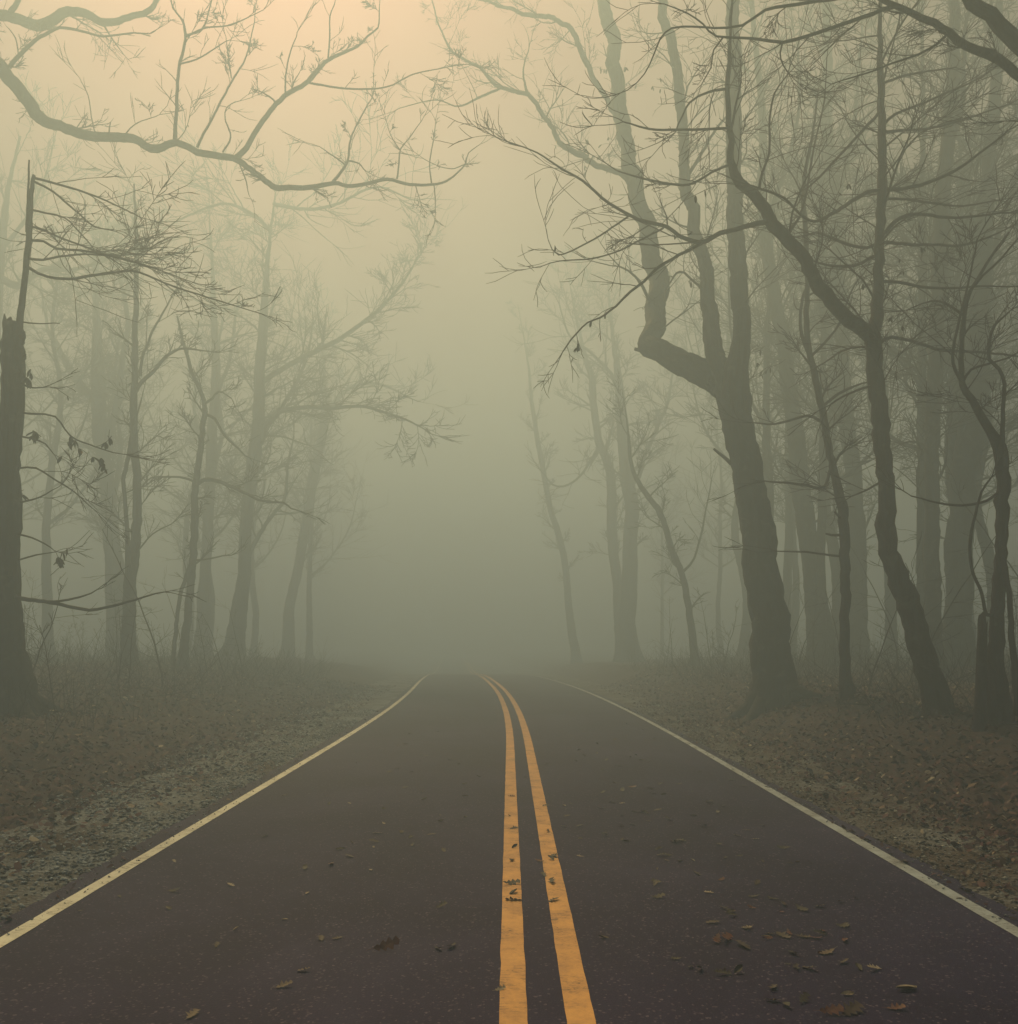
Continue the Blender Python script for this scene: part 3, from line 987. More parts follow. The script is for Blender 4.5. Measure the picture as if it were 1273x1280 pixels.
tD = make_tree('bare_tree', 'hazy upright trunk half hidden by the thin crooked young tree', 32.0, [
    ('trunk', '1070,845,28 1072,780,24 1072,700,23 1068,600,21 1060,540,18 1055,480,17 1053,420,17 1049,380,18 1049,318,16 1046,247,14 1040,200,13 1035,159,13 1035,71,11 1033,0,9', {}),
    ('limb', '1047,250,7 1060,200,6 1068,150,5 1075,80,3.5 1080,0,2.5'),
], seed=91, dens=2.6, blen=2.0, bare_below=3.5, flat=0.35, up=0.04)

# --- left side, near to far
tL1 = make_tree('snag_tree', 'dark broken trunk at the left edge, a thin stem above its jagged top', 14.0, [
    ('trunk', '14,856,50 12,830,40 11,776,29 11,720,28 12,640,26 12,580,25 15,530,25 18,495,26 17,450,27 16,425,26 16,412,23 16,404,17', dict(roots=5, root_a=0.0, dens=0.3, lev=1, blen=0.8, tip=False)),
    ('splinter', '9,416,9 7,404,7 6,392,1', dict(dens=0, tip=False)),
    ('splinter', '13,412,10 13,400,7 14,396,2', dict(dens=0, tip=False)),
    ('splinter', '24,430,10 28,420,7 31,414,2', dict(dens=0, tip=False)),
    ('splinter', '25,452,8 30,446,6 33,442,1', dict(dens=0, tip=False)),
    ('splinter', '8,440,8 4,434,6 2,428,1', dict(dens=0, tip=False)),
    ('stem', '18,440,13 22,420,11 26,400,8 29,370,7 32,336,7 35,300,7 38,265,6.5 41,240,6 43,219,4', dict(ext=False, dens=0, tip=False, drift=0.0)),
    ('stem', '34,290,3.6 34,260,3 35,235,2.6 37,200,2', dict(ext=False, dens=0, tip=False)),
    ('branch', '42,222,3.4 70,229,3 106,240,2.6 140,255,2 177,272,1.2', dict(drift=0.2, dens=2.5, blen=0.7)),
    ('branch', '41,226,3 62,236,2.6 81,251,2.4 100,268,2.2 117,283,2 145,289,1', dict(drift=0.1, dens=3.5, blen=0.7)),
    ('branch', '39,262,3 58,266,2.4 80,272,2 98,290,1.8 117,310,1.2', dict(drift=0.3, dens=3.5, blen=0.7)),
    ('branch', '38,283,3 55,287,2.6 71,294,2.4 106,309,2.2 124,318,2 150,330,1.4', dict(drift=0.0, dens=5, blen=0.8)),
    ('branch', '37,300,3.4 55,302,3 71,311,3 100,313,2.8 124,316,2.6 150,322,2.4 177,329,2.2 205,338,1.6 240,352,1', dict(drift=-0.1, dens=6, blen=0.9)),
    ('branch', '36,323,3.4 55,325,3 75,321,2.6 105,318,2.4 135,320,2 180,318,1.2', dict(drift=0.1, dens=5, blen=0.8)),
    ('branch', '36,334,4 48,341,3.4 60,345,3.4 85,347,3.6 113,343,3.4 140,341,3 166,339,2.6 190,348,2.4 212,357,2.2 240,366,2 269,375,1.8 300,384,1.4 327,392,1', dict(drift=0.1, dens=4.5, blen=0.8)),
    ('branch', '26,402,2.2 50,405,1.6 75,404,1', dict(dens=0, tip=False)),
    ('branch', '25,478,2.6 36,484,2.2 55,484,1.4', dict(dens=2.5, blen=0.4)),
    ('branch', '24,515,3 45,518,2.6 70,522,2.2 90,546,2 115,556,1.8 150,567,1.2', dict(drift=0, dens=1.6, blen=0.4)),
    ('branch', '24,545,2.6 40,548,2.2 58,555,1.8 68,568,1', dict(dens=1.8, blen=0.4)),
    ('branch', '25,585,2.6 45,585,2.2 70,600,2 95,615,1.6 118,637,1', dict(dens=1.6, blen=0.6)),
    ('branch', '25,628,2.6 50,622,2 75,608,1', dict(dens=1.6, blen=0.6)),
    ('branch', '24,668,2.6 40,672,2.2 56,680,1.8 68,688,1', dict(dens=1.8, blen=0.4)),
    ('branch', '24,700,2.4 45,694,2 70,690,1', dict(dens=2, blen=0.4)),
    ('branch', '2,738,6 25,747,5.5 45,750,5 80,756,4.4 112,761,4 140,757,3.4 169,750,2.6 206,740,1.5', dict(drift=-0.2, dens=1.8, blen=0.6)),
    ('branch', '50,752,3.4 75,752,3 100,746,2.4 122,737,1.4', dict(dens=1.5, blen=0.4)),
], seed=101, dens=1.5, blen=0.9, flare=1.5, extend=True, drift=0.3)

tL2 = make_tree('bare_tree', 'tree beyond the left edge whose long arching limb spans the top left', 23.0, [
    ('trunk', '-190,880,60 -186,760,46 -180,600,42 -172,420,40 -165,260,36 -158,120,28 -150,0,22', dict(dens=0.5, below=6)),
    ('limb', '-168,230,30 -140,150,26 -100,95,24 -60,62,22 -25,60,20 0,78,19 12,95,19 25,112,19 46,141,19 58,151,17 71,156,15 95,168,14 113,174,13 131,175,12 159,173,12 173,179,11 187,187,11 202,184,10.5 219,177,10 233,181,10 247,189,10 270,194,9.5 293,198,9 306,206,8.5 318,216,8 332,226,8 346,235,8 365,234,7.5 389,233,7 417,228,6 435,232,5.5 462,229,5 485,224,4.5 513,230,4 540,229,3.4 559,226,3 573,216,2.4 582,205,2 585,192,1.6 601,180,1', dict(drift=0.05, ext=False, dens=0.7, blen=1.6)),
    ('branch', '294,198,8 306,190,8 315,173,7.5 332,145,7 357,122,6.5 385,103,6 398,88,5.5 410,74,5 435,62,4 449,57,3.6 462,44,3 474,34,2.4 473,15,1.8 474,0,1.2', dict(drift=0.25, dens=1.8, blen=0.8)),
    ('branch', '387,103,3.2 418,110,3 449,113,2.6 485,109,2 518,92,1.8 560,84,1.4 590,80,1', dict(dens=1.8, blen=0.7)),
    ('branch', '219,175,5.5 221,141,5 224,88,4.5 230,62,4.2 232,42,3.8 228,24,3 216,10,2.4 212,-8,1.6', dict(drift=-0.2, dens=2, blen=0.8, ext=False)),
    ('branch', '232,44,2.8 252,37,2.4 262,10,2 268,-10,1.2', dict(dens=2, blen=0.6, ext=False)),
    ('branch', '232,46,2.6 255,36,2.2 290,30,1.8 330,12,1', dict(dens=2, blen=0.6, ext=False)),
    ('branch', '224,80,2.6 245,74,2.2 270,60,1.8 287,50,1', dict(dens=2, blen=0.6)),
    ('branch', '247,184,4 258,160,3.4 269,141,3.2 280,120,3 290,99,2.8 305,78,2.4 313,55,2 320,20,1.4 322,0,1', dict(drift=0.3, dens=1.6, blen=0.7, ext=False)),
    ('branch', '290,98,2 286,70,1.7 283,45,1', dict(dens=1.8, blen=0.5)),
    ('branch', '279,190,2.6 289,172,2.4 282,148,2 284,134,1.6 300,126,1.2', dict(dens=1.5, blen=0.4)),
    ('branch', '358,121,2.8 357,95,2.4 362,65,2 372,40,1.2', dict(dens=1.8, blen=0.6)),
    ('branch', '411,73,2.8 412,45,2.4 412,20,2 420,0,1.2', dict(dens=1.8, blen=0.6, ext=False)),
    ('branch', '417,227,4.5 428,214,4 436,201,3.4 437,180,2.8 444,160,2.4 456,135,2 467,117,1.5 468,90,1', dict(drift=0.3, dens=1.8, blen=0.5)),
    ('branch', '437,201,2.6 450,204,2.2 456,212,1.4', dict(dens=2, blen=0.3)),
    ('branch', '432,206,2.4 418,194,2 400,183,1.2', dict(dens=2.5, blen=0.4)),
    ('branch', '497,223,2.6 499,205,2.4 501,187,2 515,170,1.6 531,145,1', dict(dens=1.5, blen=0.4)),
    ('branch', '501,188,1.6 490,170,1.2 484,152,1', dict(dens=1.5, blen=0.3)),
    ('branch', '540,228,2.2 538,205,1.9 543,170,1.5 545,150,1', dict(dens=1.5, blen=0.3)),
    ('branch', '543,229,1.8 545,248,1.5 545,266,1', dict(dens=1.2, blen=0.2)),
    ('branch', '582,205,1.6 568,210,1.4 550,207,1.2 530,198,1', dict(dens=1.5, blen=0.3)),
    ('branch', '300,205,2.2 310,228,1.8 312,244,1', dict(dens=1, blen=0.3)),
    ('branch', '12,84,6 24,70,5.5 39,54,5 55,44,4.5 74,35,4 100,37,3.6 131,42,3 160,42,2.4 187,42,1.6', dict(drift=0.2, dens=1.8, blen=0.7)),
    ('branch', '24,70,2.2 20,48,1.8 8,32,1', dict(dens=1.5, blen=0.4)),
    ('branch', '121,172,2 116,145,1.7 112,118,1.4 100,97,1', dict(dens=1.3, blen=0.5)),
    ('branch', '136,172,3 139,152,1.4', dict(dens=0, tip=False)),
    ('branch', '155,170,2 170,155,1.6 200,143,1', dict(dens=1.8, blen=0.5)),
    ('limb', '-160,150,22 -120,70,18 -60,22,15 -20,16,14 0,18,14 25,22,14 46,28,14.5 62,26,13.5 78,18,13 92,17,12 106,19,11.5 127,27,10.5 142,24,9.5 159,19,8.5 184,14,7.5 193,6,6.5 200,-6,6 215,-30,4', dict(drift=0.30, ext=False, dens=0.8, blen=1.8)),
    ('branch', '12,18,8 20,8,7 26,-6,6 30,-30,4', dict(ext=False, dens=1.2)),
], seed=111, dens=2.0, blen=1.3, flare=1.3, drift=0.4, wk=0.86)

tL5 = make_tree('bare_tree', 'grey twin stemmed tree standing right of the broken trunk on the left', 27.0, [
    ('trunk', '164,856,20 163,830,17 161,776,16 163,740,16 167,705,13 172,645,10.5 171,600,10 169,551,10 167,506,9 169,470,7.5 169,420,7 171,353,6 171,310,5 170,269,3.5 168,230,2', dict(dens=1.2)),
    ('limb', '163,735,9 160,700,6.5 158,660,5.5 157,626,5 158,595,5 159,570,5 163,552,4.5 166,540,4', dict(dens=0.6)),
    ('branch', '170,490,5 177,478,5 187,469,4.8 197,458,4.4 206,446,4 218,438,3.6 232,435,3 262,439,1.6', dict(dens=1.2, blen=1)),
    ('branch', '176,470,4 177,455,3.6 180,442,3.4 186,430,3.2 192,415,3 205,392,2.4 222,360,1.6', dict(dens=1.2, blen=1)),
    ('branch', '172,690,2.2 190,668,1.8 215,655,1.2', dict(dens=1, blen=0.8)),
], seed=121, dens=1.3, blen=1.4, bare_below=2.5)

tL6 = make_tree('bare_tree', 'thin wavering tree with a second stem leaning on it, left of the road', 29.0, [
    ('trunk', '229,853,11 231,810,10 234,776,9.5 242,701,9 243,660,9 244,626,8.5 247,594,8 251,562,7.5 254,535,7 257,514,6.5 255,499,5.5 247,480,5 240,465,4.5 235,445,4 229,427,3.5 222,395,2', dict(dens=1.4)),
    ('limb', '217,846,6 218,810,5.5 221,776,5 226,745,5 234,720,5 239,705,4', dict(free=True, dens=0.6, tip=False, depth=28.8)),
    ('branch', '246,607,5 253,601,5 262,600,5 275,602,4.6 289,607,4.2 305,617,3.8 319,624,3.4 335,626,3 356,628,2.6 366,635,2 376,639,1.4', dict(dens=1.6, blen=0.8)),
    ('branch', '256,517,4 270,524,3.6 283,545,3.2 300,560,2.4 312,572,1.5', dict(dens=1.2, blen=0.8)),
    ('branch', '256,505,3.6 266,498,3.2 275,490,2.4 290,498,1.4', dict(dens=1.2, blen=0.8)),
    ('branch', '243,602,3 232,597,3 215,595,2.4 190,597,2 178,608,1.2', dict(dens=1.2, blen=0.8)),
    ('branch', '246,700,2.6 265,699,2.2 290,694,1.4', dict(dens=1.2, blen=0.7)),
], seed=131, dens=1.4, blen=1.1, bare_below=2.0)

tL4 = make_tree('bare_tree', 'pale forked tree in the fog between the broken trunk and the twin stemmed tree', 46.0, [
    ('trunk', '158,838,28 157,800,25 152,739,22 142,690,20 136,626,17.5 129,570,17 124,514,17 122,470,16 122,420,14 119,353,13 116,280,10 112,200,8 110,100,6', {}),
    ('limb', '126,530,13 116,499,11 97,472,10.5 79,446,9.5 67,420,8.5 58,406,7 53,371,6 48,320,5 52,260,3.5'),
    ('limb', '135,570,10 139,544,9.5 145,515,9 150,487,8 153,460,7.5 157,439,7 160,400,6 152,350,4'),
    ('limb', '118,345,7 150,330,6.5 200,325,5.5 270,300,4.5 350,280,3.5 420,262,2.5'),
], seed=141, dens=2.4, blen=2.6, bare_below=6)

tL7 = make_tree('bare_tree', 'faint slim trunk close behind the thin wavering tree', 46.0, [
    ('trunk', '253,838,18 255,757,14.5 258,700,13.5 261,645,13 264,590,12.5 266,532,12 270,480,11.5 271,457,11 268,400,9 266,340,7 262,260,5', dict(dens=1.0)),
    ('limb', '267,520,6 277,480,5 290,430,4 298,380,3'),
], seed=151, dens=2.2, blen=2.6, bare_below=6)

tL8 = make_tree('bare_tree', 'large pale trunk leaning slightly right, with long branches over the road', 43.0, [
    ('trunk', '289,833,30 292,805,25 304,739,19 307,690,17 309,645,16.5 313,610,16.5 319,570,17.5 324,514,16.5 328,420,15 331,380,14 336,318,13 345,240,10 350,160,7', {}),
    ('limb', '326,555,9 334,532,8.5 349,514,7 375,510,6 410,511,5 450,508,4.5 475,514,4 509,525,3 539,542,1.5'),
    ('limb', '309,700,7 319,679,6.5 337,649,5.5 350,634,5 358,620,4.5 361,580,3.5 368,545,2'),
    ('limb', '328,478,8 345,467,8 375,450,7.5 405,435,7 431,420,6.5 470,390,5 500,360,4 525,320,2.5'),
    ('limb', '329,535,6 345,518,6 360,495,5.5 372,474,5 382,450,4 390,410,2.5'),
    ('branch', '320,548,4 335,545,3.6 360,548,2.4 385,556,1.4'),
    ('limb', '340,290,6 320,270,5 290,255,4 250,262,3 200,290,2'),
    ('limb', '343,255,6 380,262,5 420,255,4 470,235,3 520,250,1.8'),
], seed=161, dens=2.2, blen=2.6, wk=0.9, bare_below=5)

tL9 = make_tree('bare_tree', 'very faint trunk nearest the road on the left, almost lost in the fog', 60.0, [
    ('trunk', '358,835,18 364,757,14 375,701,13 384,650,13.5 390,607,14 398,568,13 405,532,12 406,487,10 404,440,8 410,380,6 416,300,4', {}),
    ('limb', '405,532,7 418,505,6 440,485,5 470,478,4 505,495,2.5'),
], seed=171, dens=1.8, blen=2.6, wk=0.9, bare_below=6)

# --- right, far
tM1 = make_tree('bare_tree', 'pale trunk where the road vanishes, left of the massive elbowed tree', 52.0, [
    ('trunk', '791,842,26 787,800,23 786,757,22 789,690,21 790,645,20 786,600,19 782,570,18 777,510,16 774,476,15 767,420,13 760,350,10 752,280,7', {}),
    ('limb', '792,600,8 800,596,6 808,570,5.5 820,540,5 833,510,4.5 840,480,3.5 848,430,2.5'),
    ('limb', '776,500,6 765,470,5 740,440,4 715,420,3 700,380,2'),
], seed=181, dens=1.8, blen=2.6, wk=0.9, bare_below=6)
tM2 = make_tree('bare_tree', 'faint leaning trunk immediately left of the pale trunk by the vanishing road', 55.0, [
    ('trunk', '778,838,17 775,757,15 767,682,14 764,600,12.5 757,570,12 749,551,11.5 744,510,10.5 741,476,10 733,450,9 724,410,7 712,350,5', {}),
    ('limb', '752,557,6 735,590,0.1', dict(dens=0, tip=False)),
    ('limb', '748,560,4 730,590,3.5 712,605,3 692,606,2.4 678,590,1.6'),
], seed=191, dens=1.8, blen=2.4, wk=0.9, bare_below=6)
tM3 = make_tree('bare_tree', 'thin curved stem bowing left toward the pale trunk by the vanishing road', 35.0, [
    ('trunk', '870,845,10 867,800,9 862,760,8 853,716,7.5 842,690,7.5 827,645,7.5 812,622,7 799,603,6 790,580,4.5 786,540,3', dict(dens=1.2)),
    ('branch', '853,716,4 866,700,3 880,660,2.5 890,600,1.5'),
], seed=201, dens=1.3, blen=1.5, bare_below=2, extend=False)
tM4 = make_tree('bare_tree', 'faintest leaning stem at the right verge, barely visible where the road disappears', 62.0, [
    ('trunk', '722,845,11 712,760,9 706,701,8.5 698,665,8 689,637,7 680,590,6.5 668,520,6 660,450,5 648,380,4 640,320,2.5', {}),
], seed=211, dens=1.0, blen=1.6, bare_below=5)

# --- trees in the depth of the wood: bare masts, one of each kind then copies with a turn of their own
def mast(label, group, x, y, lean, seed, wd):
    d = y
    gx = x * F / d + HX
    zb = HY - (ground_z(x, y) - CAM_H) * F / d
    rng = random.Random(seed)
    top = HY - (20 - CAM_H) * F / d
    n = 7
    s = []
    for k in range(n):
        t = k / (n - 1)
        s.append('%.1f,%.1f,%.1f' % (gx + lean * t * 60 + rng.uniform(-8, 8) * (t > 0), zb + (top - zb) * t, wd * (1 - 0.78 * t)))
    pths = [('trunk', ' '.join(s), {})]
    for k in range(3):
        i = rng.randint(2, 4)
        a = [float(q) for q in s[i].split(',')]
        sg = rng.choice((-1, 1))
        L = rng.uniform(60, 130)
        pths.append(('limb', '%.1f,%.1f,%.1f %.1f,%.1f,%.1f %.1f,%.1f,%.1f %.1f,%.1f,%.1f' % (
            a[0], a[1], a[2] * 0.5, a[0] + sg * L * 0.3, a[1] - L * 0.25, a[2] * 0.4,
            a[0] + sg * L * 0.6, a[1] - L * 0.75, a[2] * 0.3, a[0] + sg * L * 0.75, a[1] - L * 1.5, a[2] * 0.12), {}))
    return make_tree('bare_tree', label, d, pths, seed=seed, dens=1.8, blen=2.6, bare_below=6, group=group, extend=False)

def copy_tree(src, loc, rz, sc):
    r = src.copy()
    COL.objects.link(r)
    r.location, r.rotation_euler, r.scale = loc, (0, 0, rz), (sc, sc, sc)
    for ch in src.children:
        c = ch.copy()
        COL.objects.link(c)
        c.parent = r
    return r

GR_R, GR_L = 'faint trunks deep in the fog to the right', 'faint trunks deep in the fog to the left'
LB_R = 'faint bare trunk deep in the foggy wood right of the road'
LB_L = 'faint bare trunk deep in the foggy wood left of the road'
mR = [mast(LB_R, GR_R, 13.8, 43.0, 0.1, 301, 10)[0], mast(LB_R, GR_R, 15.2, 35.0, -0.2, 302, 15)[0], mast(LB_R, GR_R, 12.0, 45.0, -0.3, 303, 13)[0]]
mL = [mast(LB_L, GR_L, -22.5, 43.0, 0.2, 311, 13)[0], mast(LB_L, GR_L, -17.2, 50.0, 0.3, 312, 11)[0]]
rng = random.Random(77)
for (x, y) in [(16.8, 33), (19.5, 37), (12.5, 39.5), (21, 30), (15.5, 42), (14.0, 58), (17.5, 26), (24.5, 41), (11.5, 66), (11.5, 24.5), (14.5, 22), (18.5, 21.5), (13.5, 26.5), (20, 25), (10.2, 28.5), (15.8, 29), (12.2, 33), (22, 34), (9.2, 31.5)]:
    copy_tree(rng.choice(mR), (x, y, ground_z(x, y)), rng.uniform(0, 6.28), rng.uniform(0.75, 0.98))
for (x, y) in [(-27, 48), (-19.8, 54), (-31, 52), (-25.4, 40), (-17.5, 60), (-29.6, 43), (-20.6, 45.5), (-14.5, 64)]:
    copy_tree(rng.choice(mL), (x, y, ground_z(x, y)), rng.uniform(0, 6.28), rng.uniform(0.75, 0.98))
# the pale leaning tree behind the broken trunk on the far left
make_tree('bare_tree', 'pale tree leaning right behind the broken trunk at the left edge', 40.0, [
    ('trunk', '-30,850,30 -28,760,26 -24,640,24 -18,520,22 -10,420,20 0,320,18 10,240,16 26,170,14 44,110,12 60,50,10 75,0,8', dict(dens=0.9)),
    ('limb', '2,310,10 25,285,9 45,250,8 60,210,6 72,160,4 90,100,2.5'),
    ('limb', '-2,345,10 20,358,9 40,345,8 60,335,6 95,338,5 120,330,3'),
], seed=221, dens=2.2, blen=2.4, bare_below=6)

# --- the broken stump beside the knotted tree
def stump():
    x, y = (1226 - HX) * 11.3 / F, 11.3
    gz = ground_z(x, y)
    h = CAM_H - (787 - HY) * 11.6 / F - gz
    s, n = 14, 11
    rng = random.Random(5)
    V, Fc = [], []
    for i in range(n):
        t = i / (n - 1)
        for k in range(s):
            a = k * 6.283 / s
            r = (0.080 + 0.05 * math.exp(-t * 9)) * (1 - 0.30 * t) * (1 + 0.10 * math.sin(3 * a + 2 * t) + 0.05 * rng.uniform(-1, 1))
            z = -0.15 + (h + 0.15) * t
            if i == n - 1:
                z += 0.13 * math.sin(a + 0.6) + rng.uniform(-0.10, 0.16)
            V.append((r * math.cos(a) + 0.03 * t, r * math.sin(a), z))
    for i in range(n - 1):
        for k in range(s):
            Fc.append((i * s + k, i * s + (k + 1) % s, (i + 1) * s + (k + 1) % s, (i + 1) * s + k))
    c = len(V)
    V.append((0.03, 0, h - 0.12))
    tri = np.array([((n - 1) * s + k, (n - 1) * s + (k + 1) % s, c) for k in range(s)])
    o = link('tree_stump', mesh_from_arrays('tree_stump', np.array(V), [np.array(Fc), tri]), M_BARK_RED)
    o.location = (x, y, gz)
    thing(o, 'broken waist high tree stump at the foot of the knotted tree at the right edge', 'tree stump')
stump()

# --- clinging leaves
hang_leaves(tL1, [(40, 484, 7, 8), (60, 522, 9, 14), (95, 548, 10, 12), (130, 566, 10, 20), (55, 556, 8, 10), (38, 480, 5, 4), (40, 672, 7, 8), (56, 682, 7, 8), (30, 450, 5, 5), (30, 640, 4, 4)], 1, 1.1)
hang_leaves(tB, [(709, 434, 6, 7), (965, 250, 4, 2), (757, 410, 10, 3), (690, 300, 10, 3), (1062, 235, 6, 3), (1040, 245, 4, 2), (1160, 310, 5, 4), (1090, 352, 5, 3), (1125, 390, 12, 7), (1150, 330, 16, 8), (1195, 310, 6, 3), (880, 255, 8, 3), (855, 300, 10, 3)], 2, 0.8)
hang_leaves(tA, [(745, 180, 16, 22), (735, 215, 12, 12), (805, 105, 12, 8), (770, 90, 12, 8), (955, 460, 12, 8), (850, 345, 8, 4)], 3, 1.25)
hang_leaves(tL2, [(470, 122, 5, 2), (433, 135, 3, 1), (275, 12, 8, 3), (305, 55, 8, 2), (270, 160, 6, 2), (355, 48, 5, 2)], 4, 0.9)

# ------------------------------------------------------------------ saplings and undergrowth
def sapling_mesh(name, seed, h):
    rng = random.Random(seed)
    tw = Twigger(rng, 0.004, 0.12, 0.7, 0.22)
    pts, rad = [], []
    p, d = Vector((0, 0, -0.1)), Vector((rng.uniform(-.12, .12), rng.uniform(-.12, .12), 1))
    n = 12
    for i in range(n):
        pts.append(p.copy())
        rad.append(0.016 * (1 - 0.75 * i / n) * (0.6 + h / 6))
        d = (d + Vector((rng.uniform(-.14, .14), rng.uniform(-.14, .14), 0.05))).normalized()
        p = p + d * (h / n)
    tw.t.add(pts, rad, 6)
    for i in range(2, n):
        for _ in range(rng.randint(0, 2)):
            td = (pts[i] - pts[i - 1]).normalized()
            tw.grow(pts[i], td * 0.6 + rand_perp(td, rng), h * rng.uniform(0.12, 0.3), rad[i] * 0.5, 1)
    me = tw.t.build(name, (0, 0, 0))
    me.materials.append(M_BARK)
    return me
SAPL = [sapling_mesh('sapling', 400 + i, h) for i, h in enumerate((2.2, 3.0, 1.6, 4.2, 2.6, 3.4))]
rng = random.Random(9)
def put_sapling(x, y, sc, label, group):
    o = bpy.data.objects.new('sapling', rng.choice(SAPL))
    o.location = (x, y, ground_z(x, y))
    o.rotation_euler = (rng.uniform(-.08, .08), rng.uniform(-.08, .08), rng.uniform(0, 6.28))
    o.scale = (sc, sc, sc)
    COL.objects.link(o)
    thing(o, label, 'sapling', group)
for k in range(46):
    y = rng.uniform(13, 34)
    x = road_cx(y) - rng.uniform(6.6, 15) * (1 if y < 22 else 1.05)
    put_sapling(x, y, rng.uniform(0.6, 1.15), 'thin bare sapling among the undergrowth on the bank left of the road', 'saplings left of the road')
for k in range(46):
    y = rng.uniform(14, 34)
    x = road_cx(y) + rng.uniform(5.8, 15)
    put_sapling(x, y, rng.uniform(0.6, 1.15), 'thin bare sapling among the undergrowth on the bank right of the road', 'saplings right of the road')

def undergrowth(sgn, seed):
    rng = random.Random(seed)
    tb = Tubes()
    for k in range(2600):
        y = rng.uniform(12, 38)
        x = road_cx(y) + sgn * (5.6 + 12 * rng.random() ** 1.2 + (0.8 if sgn < 0 else 0))
        z = ground_z(x, y)
        h = rng.uniform(0.25, 1.1) * (1.5 if rng.random() < 0.15 else 1)
        p, d = Vector((x, y, z - 0.03)), Vector((rng.gauss(0, .45), rng.gauss(0, .45), 1)).normalized()
        pts, rad = [], []
        for i in range(5):
            pts.append(p.copy())
            rad.append(max(0.003, 0.0065 * (1 - i / 6)))
            d = (d + Vector((rng.uniform(-.35, .35), rng.uniform(-.35, .35), rng.uniform(-.3, .15)))).normalized()
            p = p + d * h / 4
        tb.add(pts, rad, 3)
    o = stuff(link('undergrowth', tb.build('undergrowth', (0, 0, 0)), M_BARK))
    o['label'] = 'tangle of low bare stems on the bank ' + ('right' if sgn > 0 else 'left') + ' of the road'
undergrowth(-1, 61)
undergrowth(1, 62)

# ------------------------------------------------------------------ fallen leaves on the road
OAK = {}
for kind in M_LEAF:
    OAK[kind] = []
    for i in range(3):
        me = leaf_mesh('fallen_leaf', 'oak' if i < 2 else 'blade', 0.115 if i < 2 else 0.10, 500 + i + 10 * len(OAK))
        me.materials.append(M_LEAF[kind])
        OAK[kind].append(me)
rng = random.Random(15)
def drop_leaf(px, py, kind, sc=1.0, label=None, rot=None, tilt=None, shape=None):
    y = CAM_H * F / (py - HY)
    for _ in range(4):
        y = (CAM_H - road_z(y)) * F / (py - HY)
    x = (px - HX) * y / F
    me = OAK[kind][shape] if shape is not None else OAK[kind][rng.choice((0, 1, 0, 1, 2))]
    o = bpy.data.objects.new('fallen_leaf', me)
    s = sc * rng.uniform(0.75, 1.15)
    o.scale = (s, s, s)
    rx = tilt if tilt is not None else rng.uniform(-.4, .4)
    o.rotation_euler = (rx, rng.uniform(-.25, .25), rng.uniform(0, 6.28) if rot is None else rot)
    M = o.rotation_euler.to_matrix()
    zmin = min((M @ (v.co * s)).z for v in me.vertices)
    o.location = (x, y, road_z(y) + 0.005 - zmin)
    COL.objects.link(o)
    word = {'brown': 'brown', 'dark': 'dark', 'red': 'reddish', 'pale': 'pale', 'tan': 'tan'}[kind]
    dx = x - road_cx(y)
    if label:
        thing(o, label, 'leaf')
    elif -0.09 < dx < 0.07 or 0.22 < dx < 0.38:
        thing(o, 'small %s fallen leaf lying on the yellow centre lines' % word, 'leaf', '%s leaves on the centre lines' % word)
    elif dx > 0:
        thing(o, 'small %s fallen leaf lying on the asphalt of the right lane' % word, 'leaf', '%s leaves on the right lane' % word)
    else:
        thing(o, 'small %s fallen leaf lying on the asphalt of the left lane' % word, 'leaf', '%s leaves on the left lane' % word)
    return o
BIG = [
    (484, 1188, 'red', 1.15, 'dark red leaf curled upright alone in the left lane', 0.3, 0.7, 0),
    (1121, 1239, 'pale', 1.15, 'largest pale leaf, lying in the right lane near the lower right corner', 0.2, None, 2),
    (1052, 1244, 'pale', 0.85, 'narrow pale leaf just left of the largest pale leaf', 0.0, None, 2),
    (1093, 1213, 'pale', 0.75, 'small jagged pale leaf just above the largest pale leaf', 0.5, 0.2, 1),
    (1040, 1268, 'red', 1.2, 'dark red crumpled leaf at the bottom edge of the right lane', 0.1, 0.5, 0),
    (1066, 1266, 'brown', 1.2, 'brown crumpled leaf at the bottom edge beside a dark red one', 0.6, 0.4, 1),
    (1121, 1262, 'red', 0.9, 'flat reddish leaf at the bottom edge, below the largest pale leaf', 0.0, 0.1, 1),
    (908, 1176, 'red', 1.15, 'reddish leaf at the left end of the cluster in the right lane', 1.0, 0.4, 0),
    (930, 1184, 'brown', 0.95, 'brown leaf just below the reddish leaf of the right lane cluster', 2.0, 0.2, 1),
    (640, 1106, 'dark', 1.0, 'dark leaf across the left yellow line, upper of two close together', 0.3, 0.3, 0),
    (643, 1126, 'dark', 1.2, 'dark leaf across the left yellow line, lower of two close together', 3.0, 0.3, 1),
    (356, 1234, 'tan', 0.8, 'small tan leaf low in the left lane', 0.4, 0.2, 1),
    (241, 1270, 'tan', 0.8, 'tan leaf at the bottom edge of the left lane', 1.4, 0.1, 1),
]
for b in BIG:
    drop_leaf(b[0], b[1], b[2], b[3], b[4], b[5], b[6], b[7])
def z8(s, kind):
    for t in s.split():
        a, b = t.split(',')
        drop_leaf(633 + float(a) / 1.989, 830 + float(b) / 1.989, kind, 0.6 if kind == 'pale' else 0.8)
def z7(s, kind):
    for t in s.split():
        a, b = t.split(',')
        drop_leaf(float(a) / 1.989, 830 + float(b) / 1.989, kind, 0.55 if kind == 'pale' else 0.72)
z8('690,845 740,840 540,773 568,772 715,722 548,622 838,655 735,612 375,545 378,582 690,460 380,462 290,438 245,428 185,404 490,405 575,428 325,370 350,372 265,295 400,325 405,388 435,440 505,345 560,290 430,300', 'dark')
